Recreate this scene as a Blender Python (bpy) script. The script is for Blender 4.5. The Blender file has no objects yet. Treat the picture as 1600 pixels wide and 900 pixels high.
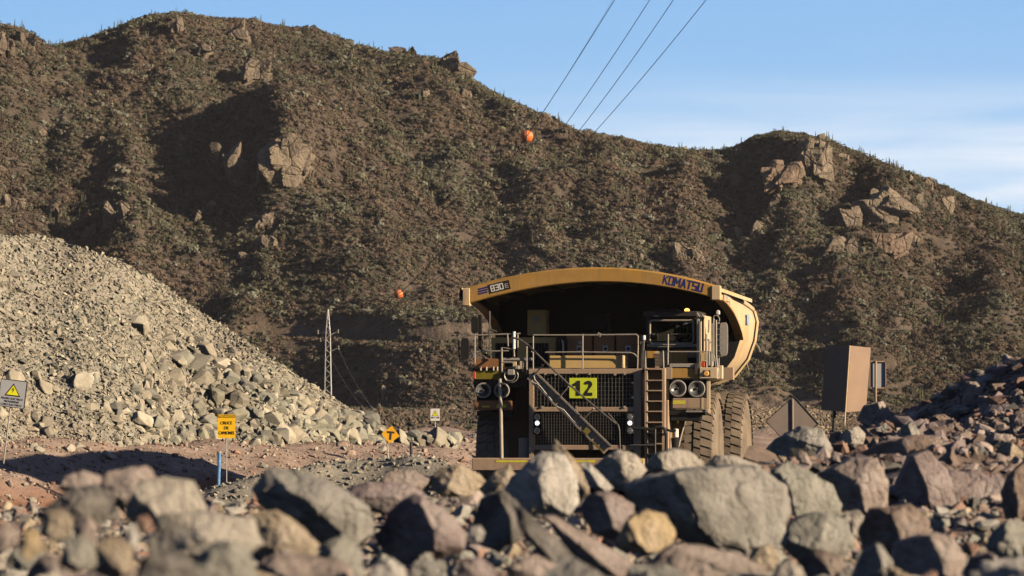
import bpy, math, random
import numpy as np
from mathutils import Vector, Matrix
random.seed(7); rng = np.random.default_rng(7)
sc = bpy.context.scene
col = sc.collection
PI = math.pi
F = 6840.0            # focal length in pixels of a 1600 px wide picture
CZ = 3.0              # camera height over the haul road

# ------------------------------------------------------------------ camera, sky, sun, exposure
cd = bpy.data.cameras.new('camera'); cam = bpy.data.objects.new('camera', cd); col.objects.link(cam)
cam.location = (0, 0, CZ); cam.rotation_euler = (PI/2, 0, 0)
cd.sensor_width = 36; cd.lens = F/1600*36; cd.shift_y = 190/1600
cd.clip_start = 0.5; cd.clip_end = 20000
cd.dof.use_dof = True; cd.dof.focus_distance = 118; cd.dof.aperture_fstop = 7.0
sc.camera = cam
SUN = Vector((0.87, -0.42, 0.305)).normalized()
SUN_EL = math.asin(SUN.z); SUN_ROT = math.atan2(SUN.x, SUN.y)
w = bpy.data.worlds.new('World'); sc.world = w; w.use_nodes = True
nt = w.node_tree; N = nt.nodes; LK = nt.links; N.clear()
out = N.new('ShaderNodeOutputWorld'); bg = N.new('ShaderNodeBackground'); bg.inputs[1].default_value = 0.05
sky = N.new('ShaderNodeTexSky'); sky.sky_type = 'NISHITA'; sky.sun_disc = False
sky.sun_elevation = SUN_EL; sky.sun_rotation = SUN_ROT; sky.altitude = 900; sky.air_density = 1.0; sky.dust_density = 0.3; sky.ozone_density = 1.6
# thin cirrus low over the ridge, streaked sideways
tc = N.new('ShaderNodeTexCoord'); mp = N.new('ShaderNodeMapping'); mp.inputs['Scale'].default_value = (5, 5, 62)
ns = N.new('ShaderNodeTexNoise'); ns.inputs['Scale'].default_value = 1.6; ns.inputs['Detail'].default_value = 7; ns.inputs['Roughness'].default_value = .55; ns.inputs['Distortion'].default_value = .5
rp = N.new('ShaderNodeMapRange'); rp.inputs[1].default_value = .34; rp.inputs[2].default_value = .62; rp.inputs[3].default_value = .25
sx = N.new('ShaderNodeSeparateXYZ')
hz = N.new('ShaderNodeMapRange'); hz.inputs[1].default_value = .050; hz.inputs[2].default_value = .078; hz.inputs[3].default_value = 1; hz.inputs[4].default_value = .03
hx = N.new('ShaderNodeMapRange'); hx.inputs[1].default_value = -.05; hx.inputs[2].default_value = .035; hx.inputs[3].default_value = .08; hx.inputs[4].default_value = 1
m1 = N.new('ShaderNodeMath'); m1.operation = 'MULTIPLY'; m2 = N.new('ShaderNodeMath'); m2.operation = 'MULTIPLY'
mx = N.new('ShaderNodeMix'); mx.data_type = 'RGBA'; mx.inputs[7].default_value = (12.0, 12.5, 13.2, 1)
LK.new(tc.outputs['Generated'], mp.inputs[0]); LK.new(mp.outputs[0], ns.inputs[0]); LK.new(ns.outputs[0], rp.inputs[0])
LK.new(tc.outputs['Generated'], sx.inputs[0]); LK.new(sx.outputs[2], hz.inputs[0]); LK.new(sx.outputs[0], hx.inputs[0])
LK.new(rp.outputs[0], m1.inputs[0]); LK.new(hz.outputs[0], m1.inputs[1]); LK.new(m1.outputs[0], m2.inputs[0]); LK.new(hx.outputs[0], m2.inputs[1])
LK.new(m2.outputs[0], mx.inputs[0]); tn = N.new('ShaderNodeVectorMath'); tn.operation = 'MULTIPLY'; tn.inputs[1].default_value = (.56, .58, .76)   # dims the sky dome to cut its fill light, slightly bluer
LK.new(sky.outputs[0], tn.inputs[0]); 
# added bright patch over the low sky in view, apart from the dimmed dome
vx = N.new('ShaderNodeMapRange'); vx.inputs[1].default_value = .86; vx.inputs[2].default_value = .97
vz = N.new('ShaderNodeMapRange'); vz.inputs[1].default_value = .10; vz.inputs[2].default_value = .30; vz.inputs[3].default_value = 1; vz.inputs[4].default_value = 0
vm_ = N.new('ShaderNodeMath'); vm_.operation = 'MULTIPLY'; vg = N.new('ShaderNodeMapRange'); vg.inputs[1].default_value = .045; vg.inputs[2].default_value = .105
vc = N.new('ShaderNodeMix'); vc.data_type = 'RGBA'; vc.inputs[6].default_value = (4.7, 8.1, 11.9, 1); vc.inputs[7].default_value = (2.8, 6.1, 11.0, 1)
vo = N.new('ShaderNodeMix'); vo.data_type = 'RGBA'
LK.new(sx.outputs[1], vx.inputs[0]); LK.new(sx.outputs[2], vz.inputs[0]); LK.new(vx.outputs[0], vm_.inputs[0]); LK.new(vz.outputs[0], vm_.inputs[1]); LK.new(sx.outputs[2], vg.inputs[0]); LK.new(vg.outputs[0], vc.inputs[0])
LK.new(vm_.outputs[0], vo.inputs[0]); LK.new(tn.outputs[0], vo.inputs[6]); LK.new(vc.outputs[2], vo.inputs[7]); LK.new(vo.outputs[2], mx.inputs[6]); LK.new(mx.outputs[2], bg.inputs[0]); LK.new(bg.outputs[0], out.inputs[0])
sd = bpy.data.lights.new('sun', 'SUN'); so = bpy.data.objects.new('sun', sd); col.objects.link(so)
sd.energy = 5.0; sd.angle = math.radians(.55); sd.color = (1.0, .81, .58)
so.rotation_euler = SUN.to_track_quat('Z', 'Y').to_euler(); so.location = (60, -40, 60)
sc.view_settings.view_transform = 'Standard'; sc.view_settings.look = 'None'; sc.view_settings.gamma = 1
sc.view_settings.exposure = 0.74
sc.render.engine = 'CYCLES'
cy = sc.cycles; cy.use_denoising = True; cy.max_bounces = 5; cy.diffuse_bounces = 0; cy.glossy_bounces = 2; cy.transmission_bounces = 4
cy.volume_bounces = 0; cy.transparent_max_bounces = 6; cy.caustics_reflective = False; cy.caustics_refractive = False
cy.use_adaptive_sampling = True; cy.adaptive_threshold = .01

def PT(px, py, Y): return Vector(((px-800)/F*Y, Y, CZ-(py-640)/F*Y))

# ------------------------------------------------------------------ noise
def _h(ix, iy, iz, s):
    n = (ix.astype(np.int64)*374761393 + iy.astype(np.int64)*668265263 + iz.astype(np.int64)*2147483647 + s*974711)
    n = (n ^ (n >> 13)) * 1274126177
    n = n ^ (n >> 16)
    return (n & 0xffff)/65535.0
def vnoise(p, s=0):
    i = np.floor(p); f = p-i; f = f*f*(3-2*f); x, y, z = i[..., 0], i[..., 1], i[..., 2]; a, b, c = f[..., 0], f[..., 1], f[..., 2]
    r = 0
    for dx in (0, 1):
        for dy in (0, 1):
            for dz in (0, 1):
                r = r + _h(x+dx, y+dy, z+dz, s)*(a if dx else 1-a)*(b if dy else 1-b)*(c if dz else 1-c)
    return r*2-1
def fbm(p, s=0, oc=4, g=.5):
    r = 0; a = 1; q = np.asarray(p, float)
    for k in range(oc): r = r+a*vnoise(q, s+k*17); a *= g; q = q*2.03+11.3
    return r
def fbm2(x, y, s=0, oc=4, g=.5): return fbm(np.stack([x, y, np.zeros_like(x)+s*3.7], -1), s, oc, g)
def sstep(a, b, x): t = np.clip((x-a)/(b-a), 0, 1); return t*t*(3-2*t)

# ------------------------------------------------------------------ materials
def mat(name, base=(.5, .5, .5), rough=.8, metal=0., var=.25, scale=6., bump=.3, bscale=None, src=None, dust=None, dust_amt=.0, emit=None, estr=0, spec=.3, c2=None, detail=6, bdist=.02, streak=None, cracks=0.):
    """procedural paint or mineral: base colour broken up by two noises, optional dust coat, bump.  src: 'object' colour or 'attr' Col"""
    m = bpy.data.materials.new(name); m.use_nodes = True; t = m.node_tree; n = t.nodes; l = t.links
    b = n['Principled BSDF']; b.inputs['Roughness'].default_value = rough; b.inputs['Metallic'].default_value = metal
    b.inputs['Specular IOR Level'].default_value = spec
    tcn = n.new('ShaderNodeTexCoord')
    if src == 'object': s_ = n.new('ShaderNodeObjectInfo'); cs = s_.outputs['Color']
    elif src == 'attr': s_ = n.new('ShaderNodeVertexColor'); s_.layer_name = 'Col'; cs = s_.outputs['Color']
    else: s_ = n.new('ShaderNodeRGB'); s_.outputs[0].default_value = (*base, 1); cs = s_.outputs[0]
    nz = n.new('ShaderNodeTexNoise'); nz.inputs['Scale'].default_value = scale; nz.inputs['Detail'].default_value = detail; nz.inputs['Roughness'].default_value = .62
    l.new(tcn.outputs['Object'], nz.inputs['Vector'])
    mr = n.new('ShaderNodeMapRange'); mr.inputs[1].default_value = .3; mr.inputs[2].default_value = .7; mr.inputs[3].default_value = 1-var; mr.inputs[4].default_value = 1+var
    l.new(nz.outputs[0], mr.inputs[0])
    vm = n.new('ShaderNodeVectorMath'); vm.operation = 'SCALE'; l.new(cs, vm.inputs[0]); l.new(mr.outputs[0], vm.inputs['Scale'])
    cur = vm.outputs[0]
    def mixin(cur, c, sc_, lo, hi, amt):
        z = n.new('ShaderNodeTexNoise'); z.inputs['Scale'].default_value = sc_; z.inputs['Detail'].default_value = 5
        l.new(tcn.outputs['Object'], z.inputs['Vector'])
        r = n.new('ShaderNodeMapRange'); r.inputs[1].default_value = lo; r.inputs[2].default_value = hi; r.inputs[4].default_value = amt; l.new(z.outputs[0], r.inputs[0])
        x = n.new('ShaderNodeMix'); x.data_type = 'RGBA'; l.new(r.outputs[0], x.inputs[0]); l.new(cur, x.inputs[6]); x.inputs[7].default_value = (*c, 1)
        return x.outputs[2]
    if c2: cur = mixin(cur, c2[0], c2[1], .5, .68, c2[2])
    if streak:     # rain-washed dirt running down the plates
        sm = n.new('ShaderNodeMapping'); sm.inputs['Scale'].default_value = (9, 9, .55); sz_ = n.new('ShaderNodeTexNoise'); sz_.inputs['Scale'].default_value = 1.0; sz_.inputs['Detail'].default_value = 5
        l.new(tcn.outputs['Object'], sm.inputs[0]); l.new(sm.outputs[0], sz_.inputs['Vector']); r_ = n.new('ShaderNodeMapRange'); r_.inputs[1].default_value = .52; r_.inputs[2].default_value = .72; r_.inputs[4].default_value = streak[1]; l.new(sz_.outputs[0], r_.inputs[0])
        x_ = n.new('ShaderNodeMix'); x_.data_type = 'RGBA'; l.new(r_.outputs[0], x_.inputs[0]); l.new(cur, x_.inputs[6]); x_.inputs[7].default_value = (*streak[0], 1); cur = x_.outputs[2]
    if dust: cur = mixin(cur, dust, scale*.45, .32, .66, dust_amt)
    l.new(cur, b.inputs['Base Color'])
    if bump:
        bn = n.new('ShaderNodeTexNoise'); bn.inputs['Scale'].default_value = bscale or scale*4; bn.inputs['Detail'].default_value = 8; bn.inputs['Roughness'].default_value = .65
        l.new(tcn.outputs['Object'], bn.inputs['Vector'])
        bp = n.new('ShaderNodeBump'); bp.inputs['Strength'].default_value = bump; bp.inputs['Distance'].default_value = bdist
        
        if cracks:
            vo_ = n.new('ShaderNodeTexVoronoi'); vo_.feature = 'DISTANCE_TO_EDGE'; vo_.inputs['Scale'].default_value = cracks; wv = n.new('ShaderNodeVectorMath'); wv.operation = 'ADD'; nv_ = n.new('ShaderNodeTexNoise'); nv_.inputs['Scale'].default_value = cracks*1.2
            l.new(tcn.outputs['Object'], nv_.inputs['Vector']); l.new(tcn.outputs['Object'], wv.inputs[0]); l.new(nv_.outputs['Color'], wv.inputs[1]); l.new(wv.outputs[0], vo_.inputs['Vector'])
            cr_ = n.new('ShaderNodeMapRange'); cr_.inputs[2].default_value = .035; cr_.inputs[3].default_value = -.6; cr_.inputs[4].default_value = 0; l.new(vo_.outputs['Distance'], cr_.inputs[0])
            ad = n.new('ShaderNodeMath'); ad.operation = 'ADD'; l.new(bn.outputs[0], ad.inputs[0]); l.new(cr_.outputs[0], ad.inputs[1]); l.new(ad.outputs[0], bp.inputs['Height'])
        else: l.new(bn.outputs[0], bp.inputs['Height'])
        l.new(bp.outputs[0], b.inputs['Normal'])
    if emit: b.inputs['Emission Color'].default_value = (*emit, 1); b.inputs['Emission Strength'].default_value = estr
    return m
M = {}
M['rock'] = mat('rock_near', src='object', rough=.9, var=.38, scale=7, bump=1, bscale=22, c2=((.40, .36, .33), 4.2, .45), bdist=.05)
M['hillrock'] = mat('rock_hill', src='object', rough=.95, var=.32, scale=.8, bump=1, bscale=2.2, c2=((.12, .10, .075), .5, .55), bdist=.6, cracks=.22)
M['rubble'] = mat('rubble', src='attr', rough=.95, var=.22, scale=5, bump=.6, bscale=18, bdist=.03)
M['berm'] = mat('berm_soil', (.36, .27, .21), .95, var=.25, scale=1.3, bump=1, bscale=7, c2=((.27, .12, .07), .35, .8), bdist=.06)
M['gravel'] = mat('gravel_soil', (.30, .27, .22), .95, var=.3, scale=3, bump=1, bscale=14, bdist=.05)
M['fines'] = mat('fine_soil', (.24, .18, .145), .95, var=.35, scale=6, bump=1, bscale=40, bdist=.03)
M['ground'] = mat('ground_soil', (.26, .20, .15), .95, var=.2, scale=.4, bump=.5, bscale=3, bdist=.05)
M['hill'] = mat('hill_soil', src='attr', rough=1, var=.35, scale=.35, bump=1, bscale=1.4, bdist=.5)
M['scrub'] = mat('scrub', src='attr', rough=1, var=.2, scale=.5, bump=0, spec=.1)
DUST = (.40, .30, .20)
M['yellow'] = mat('yellow_paint', (.44, .235, .04), .55, var=.14, scale=2.2, bump=.15, bscale=18, dust=(.36, .24, .12), dust_amt=.35, spec=.4, c2=((.30, .17, .07), 1.3, .35), streak=((.22, .15, .08), .55))
M['bodyyellow'] = mat('body_paint', (.60, .42, .20), .6, var=.15, scale=1.6, bump=.25, bscale=9, dust=(.60, .48, .33), dust_amt=.85, spec=.35, c2=((.42, .30, .18), .9, .4), streak=((.30, .22, .14), .6))
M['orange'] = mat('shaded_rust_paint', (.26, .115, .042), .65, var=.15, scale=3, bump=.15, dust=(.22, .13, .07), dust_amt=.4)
M['olive'] = mat('shaded_yellow_paint', (.17, .135, .012), .6, var=.2, scale=3, bump=.1, dust=(.25, .19, .08), dust_amt=.5)  # darkened for the shade on the left fender, as the rust paint above
M['brown'] = mat('dusty_steel', (.36, .25, .17), .75, var=.18, scale=3, bump=.2, dust=(.42, .30, .20), dust_amt=.6, streak=((.16, .11, .08), .6))
M['dark'] = mat('dark_steel', (.035, .032, .03), .7, var=.3, scale=4, bump=.15, dust=(.10, .08, .06), dust_amt=.3)
M['black'] = mat('black_steel', (.012, .012, .012), .8, var=.2, scale=4, bump=0)
M['mesh'] = mat('wire_mesh', (.10, .10, .085), .6, metal=.3, var=.2, scale=8, bump=0)
M['rail'] = mat('rail_steel', (.36, .33, .28), .5, metal=.2, var=.2, scale=5, bump=0, dust=DUST, dust_amt=.4)
M['darkrail'] = mat('dark_rail_steel', (.11, .10, .09), .5, metal=.2, var=.2, scale=5, bump=0)
M['tyre'] = mat('dusty_rubber', (.14, .112, .085), .95, var=.3, scale=3.5, bump=.5, bscale=25, dust=(.30, .235, .17), dust_amt=.7, spec=.1)
M['rim'] = mat('rim_paint', (.40, .30, .18), .7, var=.2, scale=3, bump=.2, dust=DUST, dust_amt=.6)
M['lime'] = mat('lime_plate', (.62, .70, .03), .5, var=.08, scale=5, bump=0, dust=(.45, .45, .12), dust_amt=.25)
M['tape'] = mat('yellow_tape', (.72, .62, .02), .5, var=.12, scale=8, bump=0, dust=DUST, dust_amt=.3)
M['ink'] = mat('black_lettering', (.015, .015, .015), .6, var=.1, bump=0)
M['navy'] = mat('navy_lettering', (.02, .025, .16), .5, var=.1, bump=0)
M['white'] = mat('white_paint', (.72, .70, .66), .55, var=.08, scale=6, bump=0, dust=(.5, .44, .36), dust_amt=.35)
M['grey'] = mat('grey_paint', (.33, .31, .28), .6, var=.12, scale=5, bump=0, dust=DUST, dust_amt=.3)
M['lamp'] = mat('lamp_reflector', (.30, .31, .31), .25, metal=.75, var=.25, scale=12, bump=0)
M['lens'] = mat('lamp_glass', (.16, .17, .18), .15, metal=.4, var=.3, scale=14, bump=0)
M['lit'] = mat('lit_lamp', (.9, .92, .95), .3, var=.02, bump=0, emit=(.86, .93, 1), estr=2.2)
M['amberlit'] = mat('lit_amber_lamp', (.9, .45, .08), .3, var=.02, bump=0, emit=(1, .45, .08), estr=2.2)
M['amber'] = mat('amber_lens', (.75, .40, .12), .3, var=.1, scale=12, bump=0)
M['red'] = mat('red_lens', (.55, .07, .03), .35, var=.1, scale=10, bump=0)
M['hose'] = mat('hose_rubber', (.02, .02, .02), .6, var=.1, bump=0)
M['signyellow'] = mat('sign_yellow', (.86, .50, .015), .5, var=.06, scale=4, bump=0)
M['signorange'] = mat('sign_orange', (.84, .42, .02), .5, var=.1, scale=5, bump=0)
M['signgrey'] = mat('sign_grey', (.38, .385, .40), .45, var=.06, scale=3, bump=0)
M['triyellow'] = mat('triangle_yellow', (.75, .72, .02), .5, var=.05, bump=0)
M['signback'] = mat('sign_back', (.20, .165, .15), .55, metal=.1, var=.1, scale=3, bump=.1, dust=(.3, .22, .16), dust_amt=.4)
M['rust'] = mat('rust_orange_paint', (.46, .21, .085), .65, var=.18, scale=3, bump=.15, dust=(.36, .22, .13), dust_amt=.45)  # brighter copy of the shaded rust paint, light on ladder and cabinets coloured in
M['hood'] = mat('hood_paint', (.62, .40, .13), .6, var=.10, scale=2, bump=.1, dust=(.55, .40, .22), dust_amt=.5)
M['bank'] = mat('bank_soil', src='attr', rough=.95, var=.25, scale=1.3, bump=1, bscale=7, bdist=.06)
M['panel'] = mat('panel_paint', (.28, .19, .13), .65, var=.10, scale=2.6, bump=.10)
M['pvcblue'] = mat('blue_pipe', (.10, .26, .50), .45, var=.25, scale=10, bump=0, c2=((.4, .42, .44), 14, .5))
M['steel'] = mat('galvanised_steel', (.42, .41, .39), .5, metal=.3, var=.15, scale=2, bump=0)
M['cable'] = mat('cable', (.045, .045, .055), .6, var=.05, bump=0)
M['ball'] = mat('marker_orange', (.80, .17, .035), .5, var=.1, scale=2, bump=0, c2=((.75, .38, .22), 2.2, .6))
M['skin'] = mat('skin', (.35, .20, .13), .6, var=.08, bump=0)
M['vest'] = mat('vest', (.55, .68, .06), .7, var=.1, bump=0)
M['cloth'] = mat('cloth', (.05, .06, .09), .9, var=.1, bump=0)
gm = bpy.data.materials.new('cab_glass'); gm.use_nodes = True
gb = gm.node_tree.nodes['Principled BSDF']; gb.inputs['Base Color'].default_value = (.62, .68, .62, 1); gb.inputs['Roughness'].default_value = .05; gb.inputs['Transmission Weight'].default_value = 1.0; gb.inputs['IOR'].default_value = 1.06; gb.inputs['Specular IOR Level'].default_value = .5
gn = gm.node_tree.nodes.new('ShaderNodeTexNoise'); gn.inputs['Scale'].default_value = 5; gr = gm.node_tree.nodes.new('ShaderNodeMapRange'); gr.inputs[3].default_value = .0; gr.inputs[4].default_value = .05
gm.node_tree.links.new(gn.outputs[0], gr.inputs[0]); gm.node_tree.links.new(gr.outputs[0], gb.inputs['Roughness'])
M['glass'] = gm

# ------------------------------------------------------------------ object helpers
def tag(o, label=None, cat=None, group=None, kind=None):
    for k, v in (('label', label), ('category', cat), ('group', group), ('kind', kind)):
        if v: o[k] = v
    return o
def mesh_obj(name, V, Fc, m, parent=None, smooth=False, colors=None):
    me = bpy.data.meshes.new(name)
    if isinstance(Fc, np.ndarray):
        V = np.asarray(V, np.float32); k = Fc.shape[1]
        me.vertices.add(len(V)); me.vertices.foreach_set('co', V.ravel())
        me.loops.add(Fc.size); me.loops.foreach_set('vertex_index', Fc.ravel().astype(np.int32))
        me.polygons.add(len(Fc)); me.polygons.foreach_set('loop_start', np.arange(0, Fc.size, k, dtype=np.int32))
        me.update(calc_edges=True); me.polygons.foreach_set('use_smooth', np.zeros(len(Fc), dtype=bool))
    else: me.from_pydata([tuple(v) for v in V], [], Fc); me.update()
    if smooth: me.polygons.foreach_set('use_smooth', [True]*len(me.polygons))
    if colors is not None:
        a = me.color_attributes.new('Col', 'FLOAT_COLOR', 'POINT')
        c = np.ones((len(V), 4), np.float32); c[:, :3] = colors; a.data.foreach_set('color', c.ravel())
    if m: me.materials.append(m)
    o = bpy.data.objects.new(name, me); col.objects.link(o)
    if parent: o.parent = parent
    return o
def empty(name, loc, rz=0.):
    o = bpy.data.objects.new(name, None); col.objects.link(o); o.location = loc; o.rotation_euler = (0, 0, rz); o.empty_display_size = .3
    return o
class MB:
    def __init__(s): s.v = []; s.f = []
    def add(s, v, f):
        b = len(s.v); s.v += [tuple(p) for p in v]; s.f += [tuple(i+b for i in q) for q in f]; return s
    def box(s, x0, x1, y0, y1, z0, z1, M_=None, bev=0.):
        x0, x1 = min(x0, x1), max(x0, x1); y0, y1 = min(y0, y1), max(y0, y1); z0, z1 = min(z0, z1), max(z0, z1)
        b = min(bev, (x1-x0)*.3, (y1-y0)*.3, (z1-z0)*.3)
        if b <= 0:
            v = [(x, y, z) for z in (z0, z1) for y in (y0, y1) for x in (x0, x1)]
            f = [(0, 2, 3, 1), (4, 5, 7, 6), (0, 1, 5, 4), (2, 6, 7, 3), (0, 4, 6, 2), (1, 3, 7, 5)]
        else:   # octagon section in xz, chamfered vertical edges
            v = []
            for z, k in ((z0, b), (z0+b, 0), (z1-b, 0), (z1, b)):
                a0, a1, c0, c1 = x0+k, x1-k, y0+k, y1-k
                v += [(a0+b*.7, c0, z), (a1-b*.7, c0, z), (a1, c0+b*.7, z), (a1, c1-b*.7, z), (a1-b*.7, c1, z), (a0+b*.7, c1, z), (a0, c1-b*.7, z), (a0, c0+b*.7, z)]
            f = [tuple(reversed(range(8))), tuple(range(24, 32))]
            for r in range(3):
                for i in range(8): j = (i+1) % 8; f.append((r*8+i, r*8+j, r*8+8+j, r*8+8+i))
        if M_ is not None: v = [tuple(M_ @ Vector(p)) for p in v]
        return s.add(v, f)
    def tube(s, pts, r, n=8, closed=False):
        P = [Vector(p) for p in pts]; rs = r if isinstance(r, (list, tuple)) else [r]*len(P); v = []; f = []
        up = Vector((0, 0, 1)); last = None
        for i, p in enumerate(P):
            if closed: t = P[(i+1) % len(P)]-P[i-1]
            else: t = P[min(i+1, len(P)-1)]-P[max(i-1, 0)]
            t.normalize()
            a = (last - t*last.dot(t)) if last is not None else t.cross(up)
            if a.length < 1e-3: a = t.cross(Vector((1, 0, 0)))
            a.normalize(); last = a; b = t.cross(a)
            for k in range(n): th = 2*PI*k/n; v.append(tuple(p+(a*math.cos(th)+b*math.sin(th))*rs[i]))
        m = len(P); R = m if closed else m-1
        for i in range(R):
            for k in range(n):
                a_, b_ = i*n, ((i+1) % m)*n; f.append((a_+k, a_+(k+1) % n, b_+(k+1) % n, b_+k))
        if not closed: f += [tuple(reversed(range(n))), tuple(range((m-1)*n, m*n))]
        return s.add(v, f)
    def lathe(s, prof, axis='x', c=(0, 0, 0), n=32):
        """prof: (along axis, radius)"""
        v = []; f = []
        for a, r in prof:
            for k in range(n):
                th = 2*PI*k/n; q, w_ = r*math.cos(th), r*math.sin(th)
                p = {'x': (a, q, w_), 'y': (q, a, w_), 'z': (q, w_, a)}[axis]; v.append((p[0]+c[0], p[1]+c[1], p[2]+c[2]))
        for i in range(len(prof)-1):
            for k in range(n): f.append((i*n+k, i*n+(k+1) % n, (i+1)*n+(k+1) % n, (i+1)*n+k))
        f += [tuple(reversed(range(n))), tuple(range((len(prof)-1)*n, len(prof)*n))]
        return s.add(v, f)
    def prism(s, poly, y0, y1):   # poly in (x,z), extruded along y
        n = len(poly); v = [(x, y0, z) for x, z in poly]+[(x, y1, z) for x, z in poly]
        f = [tuple(range(n)), tuple(reversed(range(n, 2*n)))]+[((i+1) % n, i, n+i, n+(i+1) % n) for i in range(n)]
        return s.add(v, f)
    def build(s, name, m, parent=None, smooth=False): return mesh_obj(name, s.v, s.f, m, parent, smooth)
def text(name, body, size, loc, m, parent, rot=0., bold=0., depth=.004, width=None, rotm=None, fat=0.):
    c = bpy.data.curves.new(name, 'FONT'); c.body = body; c.size = size; c.align_x = 'CENTER'; c.align_y = 'CENTER'; c.extrude = depth; c.offset = bold
    o = bpy.data.objects.new(name, c); col.objects.link(o)
    bpy.context.view_layer.update()
    me = bpy.data.meshes.new_from_object(o.evaluated_get(bpy.context.evaluated_depsgraph_get()))
    bpy.data.objects.remove(o); me.materials.clear(); me.materials.append(m)
    if width:
        xs = [v.co.x for v in me.vertices]; ww = max(xs)-min(xs); k = width/ww
        for v in me.vertices: v.co.x *= k
    if fat:   # heavier strokes: the same letters laid side by side
        V0 = [v.co.copy() for v in me.vertices]; F0 = [tuple(p.vertices) for p in me.polygons]; V1 = []; F1 = []
        for q, (dx, dz, dy) in enumerate(((-fat, 0, 0), (-fat/2, fat/2, .0004), (0, 0, .0008), (fat/2, -fat/2, .0012), (fat, 0, .0016))):
            b = len(V1); V1 += [v+Vector((dx, dz, dy)) for v in V0]; F1 += [tuple(i+b for i in f) for f in F0]
        me = bpy.data.meshes.new(name); me.from_pydata(V1, [], F1); me.materials.append(m)
    o = bpy.data.objects.new(name, me); col.objects.link(o); o.parent = parent
    o.location = loc; o.rotation_euler = rotm or (PI/2, rot, 0)
    return o

# ------------------------------------------------------------------ rocks
_ico = {}
def ico(sub):
    if sub in _ico: return _ico[sub]
    if sub == 0:
        t = (1+5**.5)/2
        V = np.array([(-1, t, 0), (1, t, 0), (-1, -t, 0), (1, -t, 0), (0, -1, t), (0, 1, t), (0, -1, -t), (0, 1, -t), (t, 0, -1), (t, 0, 1), (-t, 0, -1), (-t, 0, 1)], float)
        Fc = np.array([(0, 11, 5), (0, 5, 1), (0, 1, 7), (0, 7, 10), (0, 10, 11), (1, 5, 9), (5, 11, 4), (11, 10, 2), (10, 7, 6), (7, 1, 8), (3, 9, 4), (3, 4, 2), (3, 2, 6), (3, 6, 8), (3, 8, 9), (4, 9, 5), (2, 4, 11), (6, 2, 10), (8, 6, 7), (9, 8, 1)])
    else:
        V0, F0 = ico(sub-1)
        E = np.concatenate([F0[:, [0, 1]], F0[:, [1, 2]], F0[:, [2, 0]]]); Es = np.sort(E, 1)
        U, inv = np.unique(Es, axis=0, return_inverse=True); inv = inv.ravel()
        V = np.concatenate([V0, (V0[U[:, 0]]+V0[U[:, 1]])/2]); k = len(F0); a, b, c = inv[:k]+len(V0), inv[k:2*k]+len(V0), inv[2*k:]+len(V0)
        Fc = np.concatenate([np.stack([F0[:, 0], a, c], 1), np.stack([F0[:, 1], b, a], 1), np.stack([F0[:, 2], c, b], 1), np.stack([a, b, c], 1)])
    V = V/np.linalg.norm(V, axis=1, keepdims=True); _ico[sub] = (V, Fc); return _ico[sub]
def cut_rock(sub, NN, HH, seed, rough=.04, nscale=None, soft=26):
    """intersection of half spaces NN.p < HH, edges slightly worn, surface broken by noise"""
    D, Fc = ico(sub); NN = np.asarray(NN, float); NN /= np.linalg.norm(NN, axis=1, keepdims=True); HH = np.asarray(HH, float)
    dd = D @ NN.T; k = np.maximum(dd, 1e-6)/HH[None, :]
    s = (np.power(k, soft).sum(1))**(1/soft)
    r = 1/s; sz = float(np.median(HH)); P = D*r[:, None]
    ns_ = nscale or 1.7/sz
    q = P*ns_+seed*7.31
    n = fbm(q, seed, 4, .55); cr = np.abs(fbm(q*1.3+5, seed+3, 2)); cr = np.exp(-(cr/.06)**2)
    st = fbm(q*np.array([1, 1, 3.1])*1.5, seed+9, 2)
    P = P*(1+rough*(n*1.1+st*.4-cr*.7))[:, None]
    return P, Fc
def rand_planes(r, n=12, sx=1., sy=1., sz=.75, lo=.62, hi=1.0):
    N_ = r.normal(size=(n, 3)); N_ /= np.linalg.norm(N_, axis=1, keepdims=True)
    base = np.array([(1, .1, 0), (-1, -.1, .1), (.1, 1, 0), (0, -1, .1), (0, .1, 1), (0, 0, -1)], float); base += r.normal(size=(6, 3))*.28
    N_ = np.concatenate([N_, base]); N_ /= np.linalg.norm(N_, axis=1, keepdims=True)
    H = r.uniform(lo, hi, len(N_))*np.sqrt((N_[:, 0]*sx)**2+(N_[:, 1]*sy)**2+(N_[:, 2]*sz)**2)
    return N_, H
_hull = {}
def hull_protos(kind, n=30):
    if kind in _hull: return _hull[kind]
    import bmesh
    L_ = []
    for k in range(n):
        r = np.random.default_rng(4000+k+kind*100); m = (9, 15, 26)[kind]
        p = r.normal(size=(m, 3)); p /= np.linalg.norm(p, axis=1, keepdims=True); p *= r.uniform(.75, 1.05, (m, 1)); p = np.sign(p)*np.abs(p)**.75
        p *= np.array([1, r.uniform(.6, .95), r.uniform(.45, .8)])
        bm = bmesh.new(); [bm.verts.new(q) for q in p]; res = bmesh.ops.convex_hull(bm, input=bm.verts)
        bmesh.ops.delete(bm, geom=[v for v in bm.verts if not v.link_faces], context='VERTS')
        if kind == 2: bmesh.ops.bevel(bm, geom=bm.edges[:], offset=.035, segments=1, affect='EDGES')
        bmesh.ops.triangulate(bm, faces=bm.faces[:]); bm.verts.index_update()
        L_.append((np.array([v.co[:] for v in bm.verts]), np.array([[v.index for v in f.verts] for f in bm.faces]))); bm.free()
    _hull[kind] = L_; return L_
PROTO = {}
def protos(sub, n=24):
    if sub not in PROTO:
        L_ = []
        for k in range(n):
            r = np.random.default_rng(100+k*7+sub); NN, HH = rand_planes(r, 7, 1, r.uniform(.6, 1), r.uniform(.5, .85), .6, 1.)
            L_.append(cut_rock(sub, NN, HH, k, .05 if sub > 1 else .02, soft=50)[0])
        PROTO[sub] = np.array(L_)
    return PROTO[sub], ico(sub)[1]
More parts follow.
